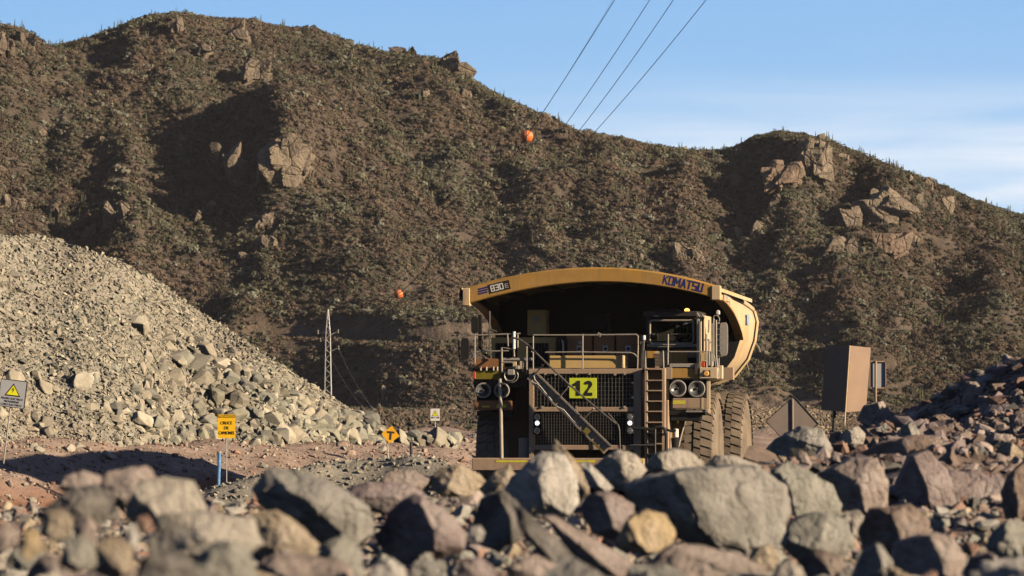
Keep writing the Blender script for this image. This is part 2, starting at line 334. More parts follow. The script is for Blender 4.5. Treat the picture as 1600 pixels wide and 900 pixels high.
def rotmats(n, r, tilt=PI):
    q = r.normal(size=(n, 4)); q /= np.linalg.norm(q, axis=1, keepdims=True); a, b, c, d = q.T
    return np.stack([1-2*(c*c+d*d), 2*(b*c-a*d), 2*(b*d+a*c), 2*(b*c+a*d), 1-2*(b*b+d*d), 2*(c*d-a*b), 2*(b*d-a*c), 2*(c*d+a*b), 1-2*(b*b+c*c)], 1).reshape(n, 3, 3)
def scatter(name, sub, P, S, C, m, r, parent=None):
    """many angular stones as one vertex / face pack"""
    H = hull_protos(min(sub, 2)); k = r.integers(0, len(H), len(P)); R = rotmats(len(P), r); P = np.asarray(P); S = np.asarray(S); C = np.asarray(C)
    Vs = []; Fs = []; Cs = []; off = 0
    for q in range(len(H)):
        ix = np.nonzero(k == q)[0]
        if not len(ix): continue
        Vq, Fq = H[q]; V = np.einsum('nij,vj->nvi', R[ix], Vq)*S[ix][:, None, None]*np.array([1, 1, .85])+P[ix][:, None, :]
        Vs.append(V.reshape(-1, 3)); Fs.append((Fq[None]+(np.arange(len(ix))*len(Vq))[:, None, None]).reshape(-1, 3)+off); Cs.append(np.repeat(C[ix], len(Vq), axis=0)); off += len(Vq)*len(ix)
    return np.concatenate(Vs), np.concatenate(Fs), np.concatenate(Cs)
def merge(name, packs, m, **k):
    off = 0; Vs = []; Fs = []; Cs = []
    for V, FF, CC in packs: Vs.append(V); Fs.append(FF+off); Cs.append(CC); off += len(V)
    return mesh_obj(name, np.concatenate(Vs), np.concatenate(Fs), m, colors=np.concatenate(Cs), **k)
def grid_mesh(name, X, Y, Z, m, colors=None, smooth=True):
    a, b = X.shape; V = np.stack([X, Y, Z], -1).reshape(-1, 3); i = np.arange(a*b).reshape(a, b)
    Fc = np.stack([i[:-1, :-1], i[:-1, 1:], i[1:, 1:], i[1:, :-1]], -1).reshape(-1, 4)
    return mesh_obj(name, V, Fc, m, smooth=smooth, colors=None if colors is None else colors.reshape(-1, 3))
# ------------------------------------------------------------------ the big ground sheet
g = np.array([-1600, -800, -400, -200, -100, -50, 0, 50, 100, 200, 400, 800, 1600], float)
GX, GY = np.meshgrid(g, g+500, indexing='ij')
tag(grid_mesh('ground', GX, GY, GX*0, M['ground']), kind='structure')

# ------------------------------------------------------------------ the hill
SK = np.array([(-1500, 120), (-900, 150), (-500, 90), (-250, 70), (-60, 30), (0, 38), (30, 45), (60, 62), (78, 76), (98, 71), (140, 58), (170, 47), (200, 33), (240, 23), (280, 18), (330, 26), (400, 29), (430, 38), (490, 42), (530, 58), (600, 82), (650, 90), (700, 97), (720, 112), (760, 141), (800, 162), (850, 182), (900, 206), (950, 214), (990, 220), (1040, 225), (1100, 234), (1140, 230), (1180, 214), (1220, 209), (1290, 222), (1320, 236), (1400, 268), (1460, 290), (1520, 315), (1600, 338), (1800, 400), (2100, 470), (2600, 500), (3400, 520)], float)
def YR(u): return 765+25*np.sin(u/260.)+12*np.sin(u/97.+1)
def YB(u): return 562+10*np.sin(u/180.)
SPURS = [  # ua,pa, ub,pb, height m, width left px, width right px
    (415, 255, 450, 320, 8, 60, 150), (445, 300, 520, 520, 6, 70, 120), (285, 30, 70, 215, 5, 70, 130), (40, 60, 10, 200, 5, 70, 80),
    (120, 270, 60, 430, 2.5, 60, 80), (190, 300, 205, 430, 4.5, 45, 70), (640, 95, 700, 330, 5, 90, 140),
    (1235, 215, 1290, 300, 9, 70, 80), (1290, 300, 1240, 420, 4, 60, 60), (1370, 265, 1400, 350, 7, 60, 80), (1400, 350, 1410, 420, 6, 60, 60),
    (1070, 330, 1080, 430, 4, 50, 60), (940, 240, 960, 420, 4, 70, 90), (1500, 330, 1560, 520, 5, 70, 110), (800, 200, 850, 400, 3.5, 60, 90),
    (1320, 470, 1360, 640, 5, 60, 80), (560, 330, 620, 480, 3.5, 60, 80), (-150, 80, -120, 400, 9, 90, 90), (1750, 420, 1800, 600, 7, 90, 90)]
def hill_z(u, y):
    """height of the hillside on the sight line u (px) at distance y (m)"""
    yr = YR(u); yb = YB(u); t = (y-yb)/(yr-yb)
    S = np.interp(u, SK[:, 0], SK[:, 1]); zr = CZ+(640-S)/F*yr
    tt = np.clip(t, 0, 1); g_ = .90*tt+.10*np.sin(PI*(tt-.5))*.5+.05
    g_ = g_*sstep(-.01, .05, tt)
    z = -.3+(zr+.3)*g_
    z = np.where(t > 1, zr-(y-yr)*.55-((y-yr)*.02)**2, z)
    p0 = 640-F*(z-CZ)/np.maximum(y, 1)
    env = sstep(0, .12, tt)*(1-sstep(.86, 1.0, tt))
    b = 0
    for ua, pa, ub, pb, h, wl, wr in SPURS:
        dx, dy = ub-ua, pb-pa; L2 = dx*dx+dy*dy; s = ((u-ua)*dx+(p0-pa)*dy)/L2; sc_ = np.clip(s, 0, 1)
        along = np.exp(-((s-sc_)*math.sqrt(L2)/60)**2)
        lat = u-(ua+sc_*dx); w_ = np.where(lat < 0, wl, wr)
        b = b+h*along*np.exp(-(np.abs(lat)/w_)**1.6)
    x = (u-800)/F*y
    rid = 1-np.abs(fbm2(x/17.+y/90., y/30., 5, 3)); rid2 = 1-np.abs(fbm2(x/6.5+y/25., y/11., 8, 3))
    b = b+(rid-.6)*2.6+(rid2-.6)*1.5+fbm2(x/7., y/9., 15, 3)*1.0+fbm2(x/2.4, y/2.4, 21, 3)*.5
    b = b*env+ (fbm2(x/5., y/9., 31, 3)*.7)*(1-env)*sstep(0, .1, tt)
    z = z+b
    cap = CZ+(640-S+3)/F*y-np.where(y > yr, 0, .25)     # nothing on the slope rises above the ridge line
    z = np.where(z > cap-1.5, cap-1.5*np.exp(-(z-cap+1.5)/1.5), z)
    # old road bench cut across the foot of the hill
    bm = sstep(300, 380, u)*(1-sstep(740, 830, u))
    yb0 = yb+26+4*np.sin(u/60.); zb0 = CZ+(640-(538+6*np.sin(u/90.)))/F*yb0
    s1 = y-yb0
    prof = np.where(s1 < 0, zb0+s1*.62, np.where(s1 < 7, zb0+s1*.02, np.where(s1 < 10.5, zb0+(s1-7)*1.05, zb0+3.7+(s1-10.5)*.33)))
    wgt = bm*sstep(-24, -14, s1)*(1-sstep(10.5, 40, s1))
    z = z*(1-wgt)+(prof+fbm2(x/3., y/3., 41, 3)*.35)*wgt
    fl = 2.7*sstep(250, 545, y)+fbm2(x/14., y/30., 45, 3)*.35*sstep(250, 330, y)-.08*(1-sstep(230, 260, y))
    return np.maximum(z, fl)
U = np.concatenate([np.arange(-1500, -120, 22), np.arange(-120, 1721, 4.5), np.arange(1740, 3400, 22)])
T = np.concatenate([np.linspace(230, 540, 60), np.linspace(545, 660, 190), np.linspace(660, 815, 190)[1:], np.linspace(815, 1100, 24)[1:]])
UU, TT = np.meshgrid(U, T, indexing='ij'); HZ = hill_z(UU, TT); HX = (UU-800)/F*TT
def hit(px, py):
    y = np.arange(550, 820, .25); z = hill_z(np.full_like(y, px), y); p = 640-F*(z-CZ)/y
    k = np.argmax(p <= py)
    if p[k] > py: k = int(np.argmin(p))
    return Vector(((px-800)/F*y[k], y[k], z[k]))
HPY = 640-F*(HZ-CZ)/TT
nn = fbm2(HX/7., TT/7., 51, 4)
base = np.array([.105, .081, .062]); tan = np.array([.22, .17, .125])
bare = sstep(1110, 1160, UU)*(1-sstep(1250, 1330, UU))*sstep(585, 640, HPY)
bench = sstep(330, 390, UU)*(1-sstep(730, 800, UU))*np.exp(-((HPY-516)/19)**2)*.30
bare2 = sstep(640, 690, UU)*(1-sstep(760, 800, UU))*sstep(640, 660, HPY)*.8
k = np.clip(bare+bench+bare2+np.clip(nn-.45, 0, 1)*.3, 0, 1)[..., None]
HC = base*(1-k)+tan*k+(nn*.012)[..., None]
tag(grid_mesh('hillside', HX, TT, HZ, M['hill'], colors=np.clip(HC, .01, 1)), kind='structure')

# hillside scrub: leaf-scrap clumps, five kinds of bush and columnar cacti
r = np.random.default_rng(3)
def area_pts(n, u0, u1):
    u = r.uniform(u0, u1, n*2); y = r.uniform(556, 800, n*2); z = hill_z(u, y)
    keep = y < YR(u)+14; keep &= z > 0
    return u[keep][:n], y[keep][:n], z[keep][:n]
parts = [area_pts(92000, -60, 1660), area_pts(9000, -1100, -60), area_pts(9000, 1660, 2700)]
bu = np.concatenate([p[0] for p in parts]); by = np.concatenate([p[1] for p in parts]); bz = np.concatenate([p[2] for p in parts])
bx = (bu-800)/F*by; bp = 640-F*(bz-CZ)/by
bare = sstep(1090, 1150, bu)*(1-sstep(1260, 1330, bu))*sstep(590, 632, bp)
bench = sstep(340, 390, bu)*(1-sstep(740, 790, bu))*np.exp(-((bp-516)/12)**2)
keep = r.random(len(bu)) > np.clip(bare*.97+bench*.9, 0, 1)
clump = fbm2(bx/5., by/5., 61, 3); keep &= (clump+r.normal(size=len(bu))*.5) > -.85
bu, by, bz, bx, bp, clump = [a[keep] for a in (bu, by, bz, bx, bp, clump)]
nb = len(bu); NT = 34
PAL = .88*np.array([.97, .99, .97])*np.array([(.165, .118, .092), (.130, .098, .080), (.190, .138, .098), (.112, .100, .068), (.092, .086, .062), (.155, .146, .096), (.215, .21, .162)])
gz = fbm2(bx/9., by/14., 71, 4)*1.25+r.normal(size=nb)*.42
up = np.clip((420-bp)/400, -.3, 1)
gz = gz-.10+up*.22+np.where(bu > 1120, .30, 0)+np.where((bu < 560) & (bp > 230), .18, 0)
kind = np.where(gz < .05, r.integers(0, 3, nb), np.where(gz < .62, r.integers(3, 5, nb), np.where(gz < 1.0, 5, 6)))
rad = r.uniform(.33, .76, nb)*np.where(kind == 6, .8, 1)
bigb = (r.random(nb) < .09) & (clump > -.3); rad = rad*np.where(bigb, r.uniform(1.25, 1.8, nb), 1); kind = np.where(bigb, r.integers(3, 7, nb), kind)
hgt = r.uniform(.75, 1.15, nb)
D = r.normal(size=(nb, NT, 3)); D /= np.linalg.norm(D, axis=2, keepdims=True); D[..., 2] = np.abs(D[..., 2])*.95-.1
ctr = D*(r.uniform(.55, 1.05, (nb, NT, 1)))*rad[:, None, None]; ctr[..., 2] *= hgt[:, None]
e1 = r.normal(size=(nb, NT, 3)); e1 -= D*(e1*D).sum(2, keepdims=True)*.7; e1 /= np.linalg.norm(e1, axis=2, keepdims=True)
e2 = np.cross(D, e1)+r.normal(size=(nb, NT, 3))*.25
sz = (rad[:, None]*r.uniform(.15, .31, (nb, NT)))[..., None]
c0 = ctr+np.stack([bx, by, bz+.05], 1)[:, None, :]
V = np.stack([c0+e1*sz, c0-e1*sz*.5+e2*sz*.87, c0-e1*sz*.5-e2*sz*.87], 2).reshape(-1, 3)
dk = (1-.22*sstep(1150, 1400, bu))[:, None]; cc = PAL[kind]*dk*(r.uniform(.84, 1.16, (nb, 1))); cc = np.repeat(cc, NT*3, axis=0)*np.repeat(r.uniform(.88, 1.12, nb*NT), 3)[:, None]  # darker to the right: greener growth, and grazing light put into the colour
FF = np.arange(len(V)).reshape(-1, 3)
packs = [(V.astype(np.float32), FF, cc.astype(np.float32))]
Hc = scatter('', 1, np.stack([bx, by, bz+rad*.28], 1), rad*.60, .9*PAL[kind]*dk*r.uniform(.7, 1.25, (nb, 1)), None, r); packs.append(Hc)
nf = 11000; fu = r.uniform(-60, 1660, nf); fy = r.uniform(330, 560, nf); fz = hill_z(fu, fy); fr_ = r.uniform(.2, .5, nf); kf = (fu < 1090) | (fu > 1300)
packs.append(scatter('', 1, np.stack([(fu-800)/F*fy, fy, fz+.1], 1)[kf], fr_[kf], (PAL[r.integers(0, 5, nf)]*.9)[kf], None, r))
nf = 9000; fu = r.uniform(1080, 1340, nf); fy = 330+250*r.random(nf)**.7; fz = hill_z(fu, fy); fr_ = r.uniform(.12, .42, nf)
packs.append(scatter('', 1, np.stack([(fu-800)/F*fy, fy, fz+.02], 1), fr_, np.array([(.26, .20, .14), (.20, .155, .11), (.30, .24, .165), (.15, .12, .085)])[r.integers(0, 4, nf)], None, r))
# cacti
nc = 300; cu = r.uniform(-60, 1660, nc); ct = r.random(nc)**.6; cyy = YB(cu)+8+(YR(cu)+3-YB(cu)-8)*np.where(r.random(nc) < .07, r.uniform(.97, 1.005, nc), ct)
cz_ = hill_z(cu, cyy); cx = (cu-800)/F*cyy
mb = MB()
for i in range(nc):
    if cz_[i] < 1: continue
    for j in range(r.integers(1, 6)):
        a = r.uniform(0, 6.28); d = r.uniform(0, .5); h = r.uniform(.6, 2.0); q = .06+.03*r.random()
        x0, y0 = cx[i]+d*math.cos(a), cyy[i]+d*math.sin(a); x1, y1 = x0+.25*d*math.cos(a), y0+.25*d*math.sin(a)
        mb.tube([(x0, y0, cz_[i]-.2), (x1, y1, cz_[i]+h*.6), (x1, y1, cz_[i]+h)], [q*.9, q, q*.5], 5)
Vc = np.array(mb.v); tri = []
for f in mb.f:
    for a in range(1, len(f)-1): tri.append((f[0], f[a], f[a+1]))
packs.append((Vc, np.array(tri), np.tile(np.array([.10, .105, .06]), (len(Vc), 1))))
tag(merge('hillside_scrub', packs, M['scrub']), 'dense brown and grey-green desert scrub with thin cacti covering the hillside', 'scrub', kind='stuff')

# rock outcrops on the hill
HROCK = [  # px, py, w, h, tone, label
    (432, 256, 82, 84, 0, 'largest cracked tan rock outcrop on the left slope, right half of the bluff'),
    (371, 266, 34, 62, 1, 'narrow upright rock just left of the large cracked bluff'),
    (341, 262, 34, 66, 2, 'shaded rock face at the left end of the bluff'),  # shade of this face is put into the darker tone
    (483, 268, 14, 17, 0, 'small round rock just right of the large cracked bluff'),
    (404, 116, 46, 40, 1, 'pinkish outcrop under the summit of the left hill'),
    (372, 58, 38, 22, 1, 'rough outcrop just below the flat part of the left summit'),
    (318, 82, 34, 24, 1, 'slanting outcrop below the left summit, in shade on its left'),
    (277, 45, 26, 26, 1, 'brown outcrop just under the top of the left hill'),
    (12, 78, 26, 46, 1, 'tall weathered outcrop at the left edge near the skyline'),
    (40, 66, 24, 26, 1, 'broken outcrop on the small spur beside the left edge'),
    (626, 82, 26, 17, 2, 'dark knob of rocks on the skyline right of the summit'),
    (645, 86, 16, 12, 2, 'small rock beside the dark skyline knob'),
    (705, 104, 40, 26, 0, 'rounded tan rock where the left ridge drops to the right'),
    (665, 149, 10, 16, 0, 'single upright stone below the skyline knob'),
    (728, 148, 14, 12, 1, 'small stone below the rounded ridge rock'),
    (858, 186, 18, 14, 1, 'low stone on the skyline beside the power lines'),
    (67, 209, 13, 13, 0, 'small pale stone high on the left slope'),
    (160, 218, 12, 10, 0, 'small pale stone right of the other one on the left slope'),
    (22, 318, 34, 34, 1, 'broad brown crag low at the left edge'),
    (90, 328, 20, 38, 1, 'tall crag above the grey spoil heap, nearest the left edge'),
    (138, 362, 22, 30, 0, 'pale crag right above the top of the spoil heap'),
    (168, 338, 16, 40, 1, 'upright crag in the middle of the crags over the spoil heap'),
    (196, 332, 14, 26, 1, 'rightmost crag over the spoil heap'),
    (333, 323, 15, 15, 0, 'squarish pale stone below the bluff'),
    (310, 342, 10, 26, 1, 'thin rock leaning below the bluff'),
    (418, 344, 26, 20, 1, 'split rocks halfway between the bluff and the pylon'),
    (416, 380, 30, 26, 1, 'pale broken ledge above the pylon, upper left'),
    (381, 402, 14, 14, 0, 'pointed pale stone over the right flank of the spoil heap'),
    (378, 430, 16, 10, 0, 'flat pale stone over the right flank of the spoil heap'),
    (1285, 217, 20, 14, 0, 'boulder perched on the skyline of the right hill'),
    (1272, 252, 50, 62, 0, 'right one of the two great slabs near the right summit'),
    (1226, 276, 62, 50, 3, 'left one of the two great slabs near the right summit'),
    (1318, 246, 26, 10, 0, 'thin slanting slab right of the great slabs'),
    (1213, 317, 18, 26, 0, 'leaning pale stone below the great slabs'),
    (1150, 286, 15, 22, 0, 'upright stone left of the great slabs'),
    (1377, 330, 76, 40, 0, 'broad pitted rock dome on the right hill'),
    (1330, 345, 34, 40, 1, 'ribbed rocks at the left foot of the pitted dome'),
    (1315, 385, 34, 34, 1, 'layered rock below the ribbed rocks'),
    (1392, 386, 62, 34, 3, 'large slanting rock below the pitted dome'),
    (1427, 374, 16, 12, 0, 'small stone right of the slanting rock'),
    (1437, 312, 12, 24, 0, 'upright pale rock right of the pitted dome'),
    (1479, 322, 12, 26, 0, 'slim rock farthest right on the right hill'),
    (1420, 280, 14, 12, 0, 'stone just below the right skyline'),
    (1450, 288, 12, 18, 1, 'brown stone just below the right skyline'),
    (1185, 356, 16, 20, 1, 'brown stone in the gully of the right hill'),
    (1155, 366, 12, 20, 0, 'pale stone at the left lip of the gully'),
    (1065, 394, 26, 28, 0, 'left boulder of the pair above the truck body'),
    (1088, 402, 22, 26, 0, 'right boulder of the pair above the truck body'),
    (1216, 410, 24, 14, 0, 'light rectangular slab lying right of the truck body'),
    (1198, 411, 20, 9, 3, 'thin slab beside the light rectangular one'),
    (1128, 188+160, 12, 10, 1, 'small stone on the slope above the truck body'),
    (599, 612, 7, 22, 0, 'slim pale stone standing at the foot of the hill'),
    (591, 640, 9, 20, 1, 'squat brown stone at the foot of the hill beside the slim one'),
    (722, 655, 34, 44, 1, 'pale broken bank left of the truck'),
    (697, 662, 16, 34, 1, 'narrow broken bank behind the lightning sign'),
    (1000, 372+30, 12, 9, 1, 'low stone over the middle of the truck body')]
TONE = [(.285, .228, .165), (.245, .195, .145), (.15, .12, .095), (.25, .18, .13)]
for i, (px, py, w_, h_, tn, lb) in enumerate(HROCK):
    p = hit(px, py+h_*.30); Y = p.y; sx_ = w_/F*Y/2*1.14; sz_ = h_/F*Y/2*1.12
    rr = np.random.default_rng(500+i); m_ = max(sx_, sz_); lumps = 1 if w_ < 17 else (4 if w_ < 36 else 9); asp = 1 if lumps == 1 or h_ < w_*.8 else .62; off = 0; Vs = []; Fs = []
    for q in range(lumps):
        f_ = 1.02 if lumps == 1 else rr.uniform(.5, .78); ox = 0 if lumps == 1 else rr.uniform(-1, 1)*(1-f_*asp)*sx_*1.1; oz = 0 if lumps == 1 else rr.uniform(-1, 1)*(1-f_)*sz_*1.1; oy = 0 if lumps == 1 else rr.uniform(-.35, .35)*m_-oz*.5
        NN, HH = rand_planes(rr, 5, sx_*f_*asp, m_*.8*f_, sz_*f_*1.12, .7, 1.0)
        V, Fc = cut_rock(4 if w_ > 18 else 3, NN, HH, i+40+q*61, .06, soft=70, nscale=1.9/(m_*f_))
        Vs.append(V+np.array([ox, oy, oz])); Fs.append(Fc+off); off += len(V)
    o = mesh_obj('rock_outcrop', np.concatenate(Vs), np.concatenate(Fs), M['hillrock']); o.location = (p.x, p.y+m_*.12, CZ-(py-640)/F*Y)
    c = np.array(TONE[tn])*rr.uniform(.9, 1.1); o.color = (*c, 1); tag(o, lb, 'rock outcrop', 'rock outcrops on the hills')
# ------------------------------------------------------------------ left: spoil heap, its foot bank, and the low mound
TOE = np.array([(-60, 100), (-18, 118), (-16, 120.5), (-13, 124), (-11, 127.5), (-9, 131.5), (-7, 134), (-4, 138), (-1.5, 141), (2, 146), (12, 160)], float)
def left_bank(x, y):      # rising bank between the haul road and the heap
    s = (y-np.interp(x, TOE[:, 0], TOE[:, 1]))*.8
    z = np.interp(s, [-2, 0, 2, 5, 9, 13, 18, 40], [-.08, .1, .75, 1.45, 2.0, 2.12, .9, .3])
    return z+(fbm2(x/3., y/3., 81, 4)*.26+fbm2(x/.8, y/.8, 82, 3)*.07)*sstep(-1, 2, s)
x = np.arange(-60, 12, .22); y = np.concatenate([np.arange(110, 150, .18), np.arange(150, 190, .5)])
X, Y = np.meshgrid(x, y, indexing='ij')
s_ = (Y-np.interp(X, TOE[:, 0], TOE[:, 1]))*.8+fbm2(X/2., Y/2., 83, 3)*1.6
kr = (1-sstep(.8, 4.2, s_))[..., None]; BC = np.array([.33, .245, .195])*(1-kr)+np.array([.235, .115, .07])*kr
tag(grid_mesh('roadside_bank', X, Y, left_bank(X, Y)-.02, M['bank'], colors=BC), kind='structure')
HS = np.array([(-900, 330), (-200, 350), (0, 366), (60, 370), (110, 388), (160, 402), (200, 417), (240, 433), (290, 473), (350, 510), (400, 543), (450, 574), (500, 606), (550, 640), (590, 664), (620, 684), (700, 700), (760, 705)], float)
YF = lambda u: np.interp(u, [-900, -100, 0, 120, 250, 360, 470, 600, 720], [112, 130, 132.5, 135, 139, 142, 145, 148, 150])+.7*np.sin(u/40.)
def heap(u, y):
    yf = YF(u); S = np.interp(u, HS[:, 0], HS[:, 1]); bz = CZ-(689-640)/F*yf
    ztop0 = CZ+(640-S)/F*(yf+8); run = np.maximum((ztop0-bz)/.62, .6); yr = yf+run; zt = CZ+(640-S)/F*yr
    t = (y-yf)/run; x = (u-800)/F*y
    z = np.where(t < 1, bz+(zt-bz)*t, zt-(y-yr)*.5)
    z = z+(fbm2(x/2.4, y/2.4, 91, 4)*.22+fbm2(x/6., y/9., 92, 2)*.25)*np.clip(t*3, 0, 1)*np.clip((1.08-t)*6, .2, 1)
    return np.where(t < 0, bz-(yf-y)*1.5, z)
u = np.concatenate([np.arange(-900, -60, 30), np.arange(-60, 720, 4)]); y = np.arange(109, 185, .2)
UU, TT = np.meshgrid(u, y, indexing='ij')
tag(grid_mesh('spoil_heap_slope', (UU-800)/F*TT, TT, heap(UU, TT), M['gravel']), kind='structure')
r = np.random.default_rng(12)
GP = np.array([1.05, 1.02, .99])*np.array([(.30, .29, .225), (.27, .27, .215), (.36, .33, .255), (.24, .24, .20), (.32, .29, .225), (.29, .265, .21), (.17, .17, .15), (.42, .39, .31)])
def heap_stones(n, s0, s1, sub, u0=-60, u1=705, big=False):
    u = r.uniform(u0, u1, n); yf = YF(u); S = np.interp(u, HS[:, 0], HS[:, 1]); run = np.maximum(((CZ+(640-S)/F*(yf+8))-(CZ-49/F*yf))/.62, .6)
    t = r.uniform(-.06, 1.03, n); y = yf+run*t; z = heap(u, y); x = (u-800)/F*y; p = 640-F*(z-CZ)/y
    # big blocks gather low and towards the right flank; the upper left is fine
    co = sstep(120, 330, u)*.6+sstep(430, 640, p)*.75+fbm2(x/2.2, y/2.2, 95, 2)*.45-.35
    if big: k = (r.random(n) < np.clip(co, .02, 1)) & (t < .9-.5*s0)
    else: k = r.random(n) < np.clip(1.1-co*.4, .3, 1)
    u, y, z, x = u[k], y[k], z[k], x[k]; s = s0+(s1-s0)*r.random(len(u))**2.2
    gcol = GP[r.integers(0, len(GP), len(u))]*r.uniform(.85, 1.12, (len(u), 1))
    pk = np.clip(fbm2(x/3.5, y/3., 97, 2)-.1+(u < 260)*.25, 0, 1)[:, None]*.45
    gcol = gcol*(1-pk)+np.array([.34, .275, .21])*pk
    dkp = np.clip(fbm2(x/1.6, y/2.2+z, 98, 3)*1.5-.35, 0, 1)[:, None]; gcol = gcol*(1-.45*dkp)
    return np.stack([x, y, z+s*.10], 1), s, gcol
packs = []
for n, a, b, sub, big in ((34000, .03, .09, 0, False), (9000, .07, .18, 0, False), (2600, .15, .32, 1, True), (520, .28, .58, 2, True)):
    P, S, C = heap_stones(n, a, b, sub, big=big); packs.append(scatter('', sub, P, S, C, None, r))
tag(merge('heap_rubble', packs, M['rubble']), 'pale grey-green broken rock covering the spoil heap on the left', 'rubble', kind='stuff')
# stones at the foot and scattered over the bank
packs = []
for n, a, b, sub in ((4200, .02, .07, 1), (500, .06, .16, 2), (60, .15, .3, 2)):
    x = r.uniform(-22, -1, n); yy = np.interp(x, TOE[:, 0], TOE[:, 1])+13*r.random(n)**(.9 if a < .1 else .35); z = left_bank(x, yy); s = a+(b-a)*r.random(n)**2
    c = np.array([(.40, .30, .23), (.36, .27, .21), (.38, .35, .28), (.30, .18, .13)])[r.integers(0, 4, n)]*r.uniform(.8, 1.15, (n, 1))
    packs.append(scatter('', sub, np.stack([x, yy, z+s*.1], 1), s, c, None, r))
tag(merge('bank_stones', packs, M['rubble']), 'loose pinkish stones strewn over the bank below the spoil heap', 'stones', kind='stuff')
# low grey mound between the road and the bank
MS = np.array([(250, 790), (330, 764), (400, 745), (450, 738), (500, 728), (560, 719), (640, 715), (690, 722), (735, 748), (790, 800)], float)
u = np.arange(250, 790, 4.); y = np.arange(104, 117, .14); UU, TT = np.meshgrid(u, y, indexing='ij')
def mound(u, y):
    x = (u-800)/F*y; S = np.interp(u, MS[:, 0], MS[:, 1]); yc = 109.5+np.sin(u/70.)*.5; zc = CZ-(S-640)/F*yc
    d = np.abs(y-yc); z = zc-np.maximum(d-.5, 0)*.62-(d*.25)**2+fbm2(x/1.2, y/1.2, 99, 4)*.07
    return np.maximum(z, -.1)
tag(grid_mesh('gravel_mound', (UU-800)/F*TT, TT, mound(UU, TT), M['gravel']), kind='structure')
n = 2600; u = r.uniform(300, 750, n); yy = r.uniform(105.5, 111, n); x = (u-800)/F*yy; z = mound(u, yy); s = .02+.10*r.random(n)**3
c = GP[r.integers(0, len(GP), n)]*r.uniform(.75, 1.05, (n, 1))
tag(merge('mound_stones', [scatter('', 1, np.stack([x, yy, z], 1), s, c, None, r)], M['rubble']), 'fine grey crushed stone on the low mound left of the truck', 'crushed stone', kind='stuff')

# ------------------------------------------------------------------ right: rising ground and the dark embankment
def right_z(x, y):
    e0 = 3.0+np.interp(y, [28, 40, 60, 90], [-4.2, -.9, .2, 2.0])
    lift = np.interp(y, [26, 30, 36, 44, 50, 60, 70, 92], [2.42, 2.50, 2.60, 2.70, 2.70, 2.45, 2.1, 1.2])
    a = sstep(-1.8, 1.6, x-e0)
    z = lift*a
    e = 4.5+(y-50)*.03
    z = z+np.minimum(np.maximum(x-e, 0)*.55, (.62+.2*fbm2(x/2., y/3., 104, 2)))*sstep(38, 47, y)*(1-sstep(56, 68, y))
    z = z+np.maximum(x-3.2, 0)*.05
    return z+(fbm2(x/1.6, y/1.6, 101, 4)*.13+fbm2(x/.4, y/.4, 102, 2)*.03)*a-.04*(1-a)
x = np.arange(-3, 34, .16); y = np.concatenate([np.arange(27, 60, .16), np.arange(60, 112, .5)]); X, Y = np.meshgrid(x, y, indexing='ij')
tag(grid_mesh('right_embankment', X, Y, right_z(X, Y), M['fines']), kind='structure')

# ------------------------------------------------------------------ foreground: crest of the safety berm
def fore_z(x, y):
    crest = np.interp(y, [-30, 4, 9, 12, 15, 18, 20, 24, 27, 29, 34, 38], [1.4, 1.6, 2.22, 2.37, 2.33, 2.29, 2.27, 2.33, 2.41, 2.33, 1.0, -.05])
    crest = crest+np.interp(x/np.maximum(y, 6)*F+800, [-400, 0, 330, 700, 1150, 1350, 1600, 1900], [-.08, -.05, -.03, .0, .0, .0, .01, .06])*sstep(6, 12, y)
    return crest+(fbm2(x/.9, y/.9, 111, 4)*.05+fbm2(x/.2, y/.2, 112, 2)*.012)*sstep(5, 9, y)
x = np.arange(-14, 14, .07); y = np.concatenate([np.arange(-30, 8, 1.), np.arange(8, 39, .10)]); X, Y = np.meshgrid(x, y, indexing='ij')
tag(grid_mesh('foreground_berm', X, Y, fore_z(X, Y), M['fines']), kind='structure')

COLS = {'grey': (.31, .295, .262), 'pale': (.42, .38, .32), 'green': (.30, .292, .25), 'mauve': (.285, .228, .215), 'pink': (.37, .30, .26),
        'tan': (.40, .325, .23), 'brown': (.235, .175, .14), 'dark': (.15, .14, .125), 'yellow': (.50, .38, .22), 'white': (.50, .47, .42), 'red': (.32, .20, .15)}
CWORD = {'grey': 'grey', 'pale': 'pale grey', 'green': 'greenish grey', 'mauve': 'mauve', 'pink': 'pinkish', 'tan': 'tan', 'brown': 'brown', 'dark': 'dark grey', 'yellow': 'cream-yellow', 'white': 'whitish', 'red': 'reddish'}
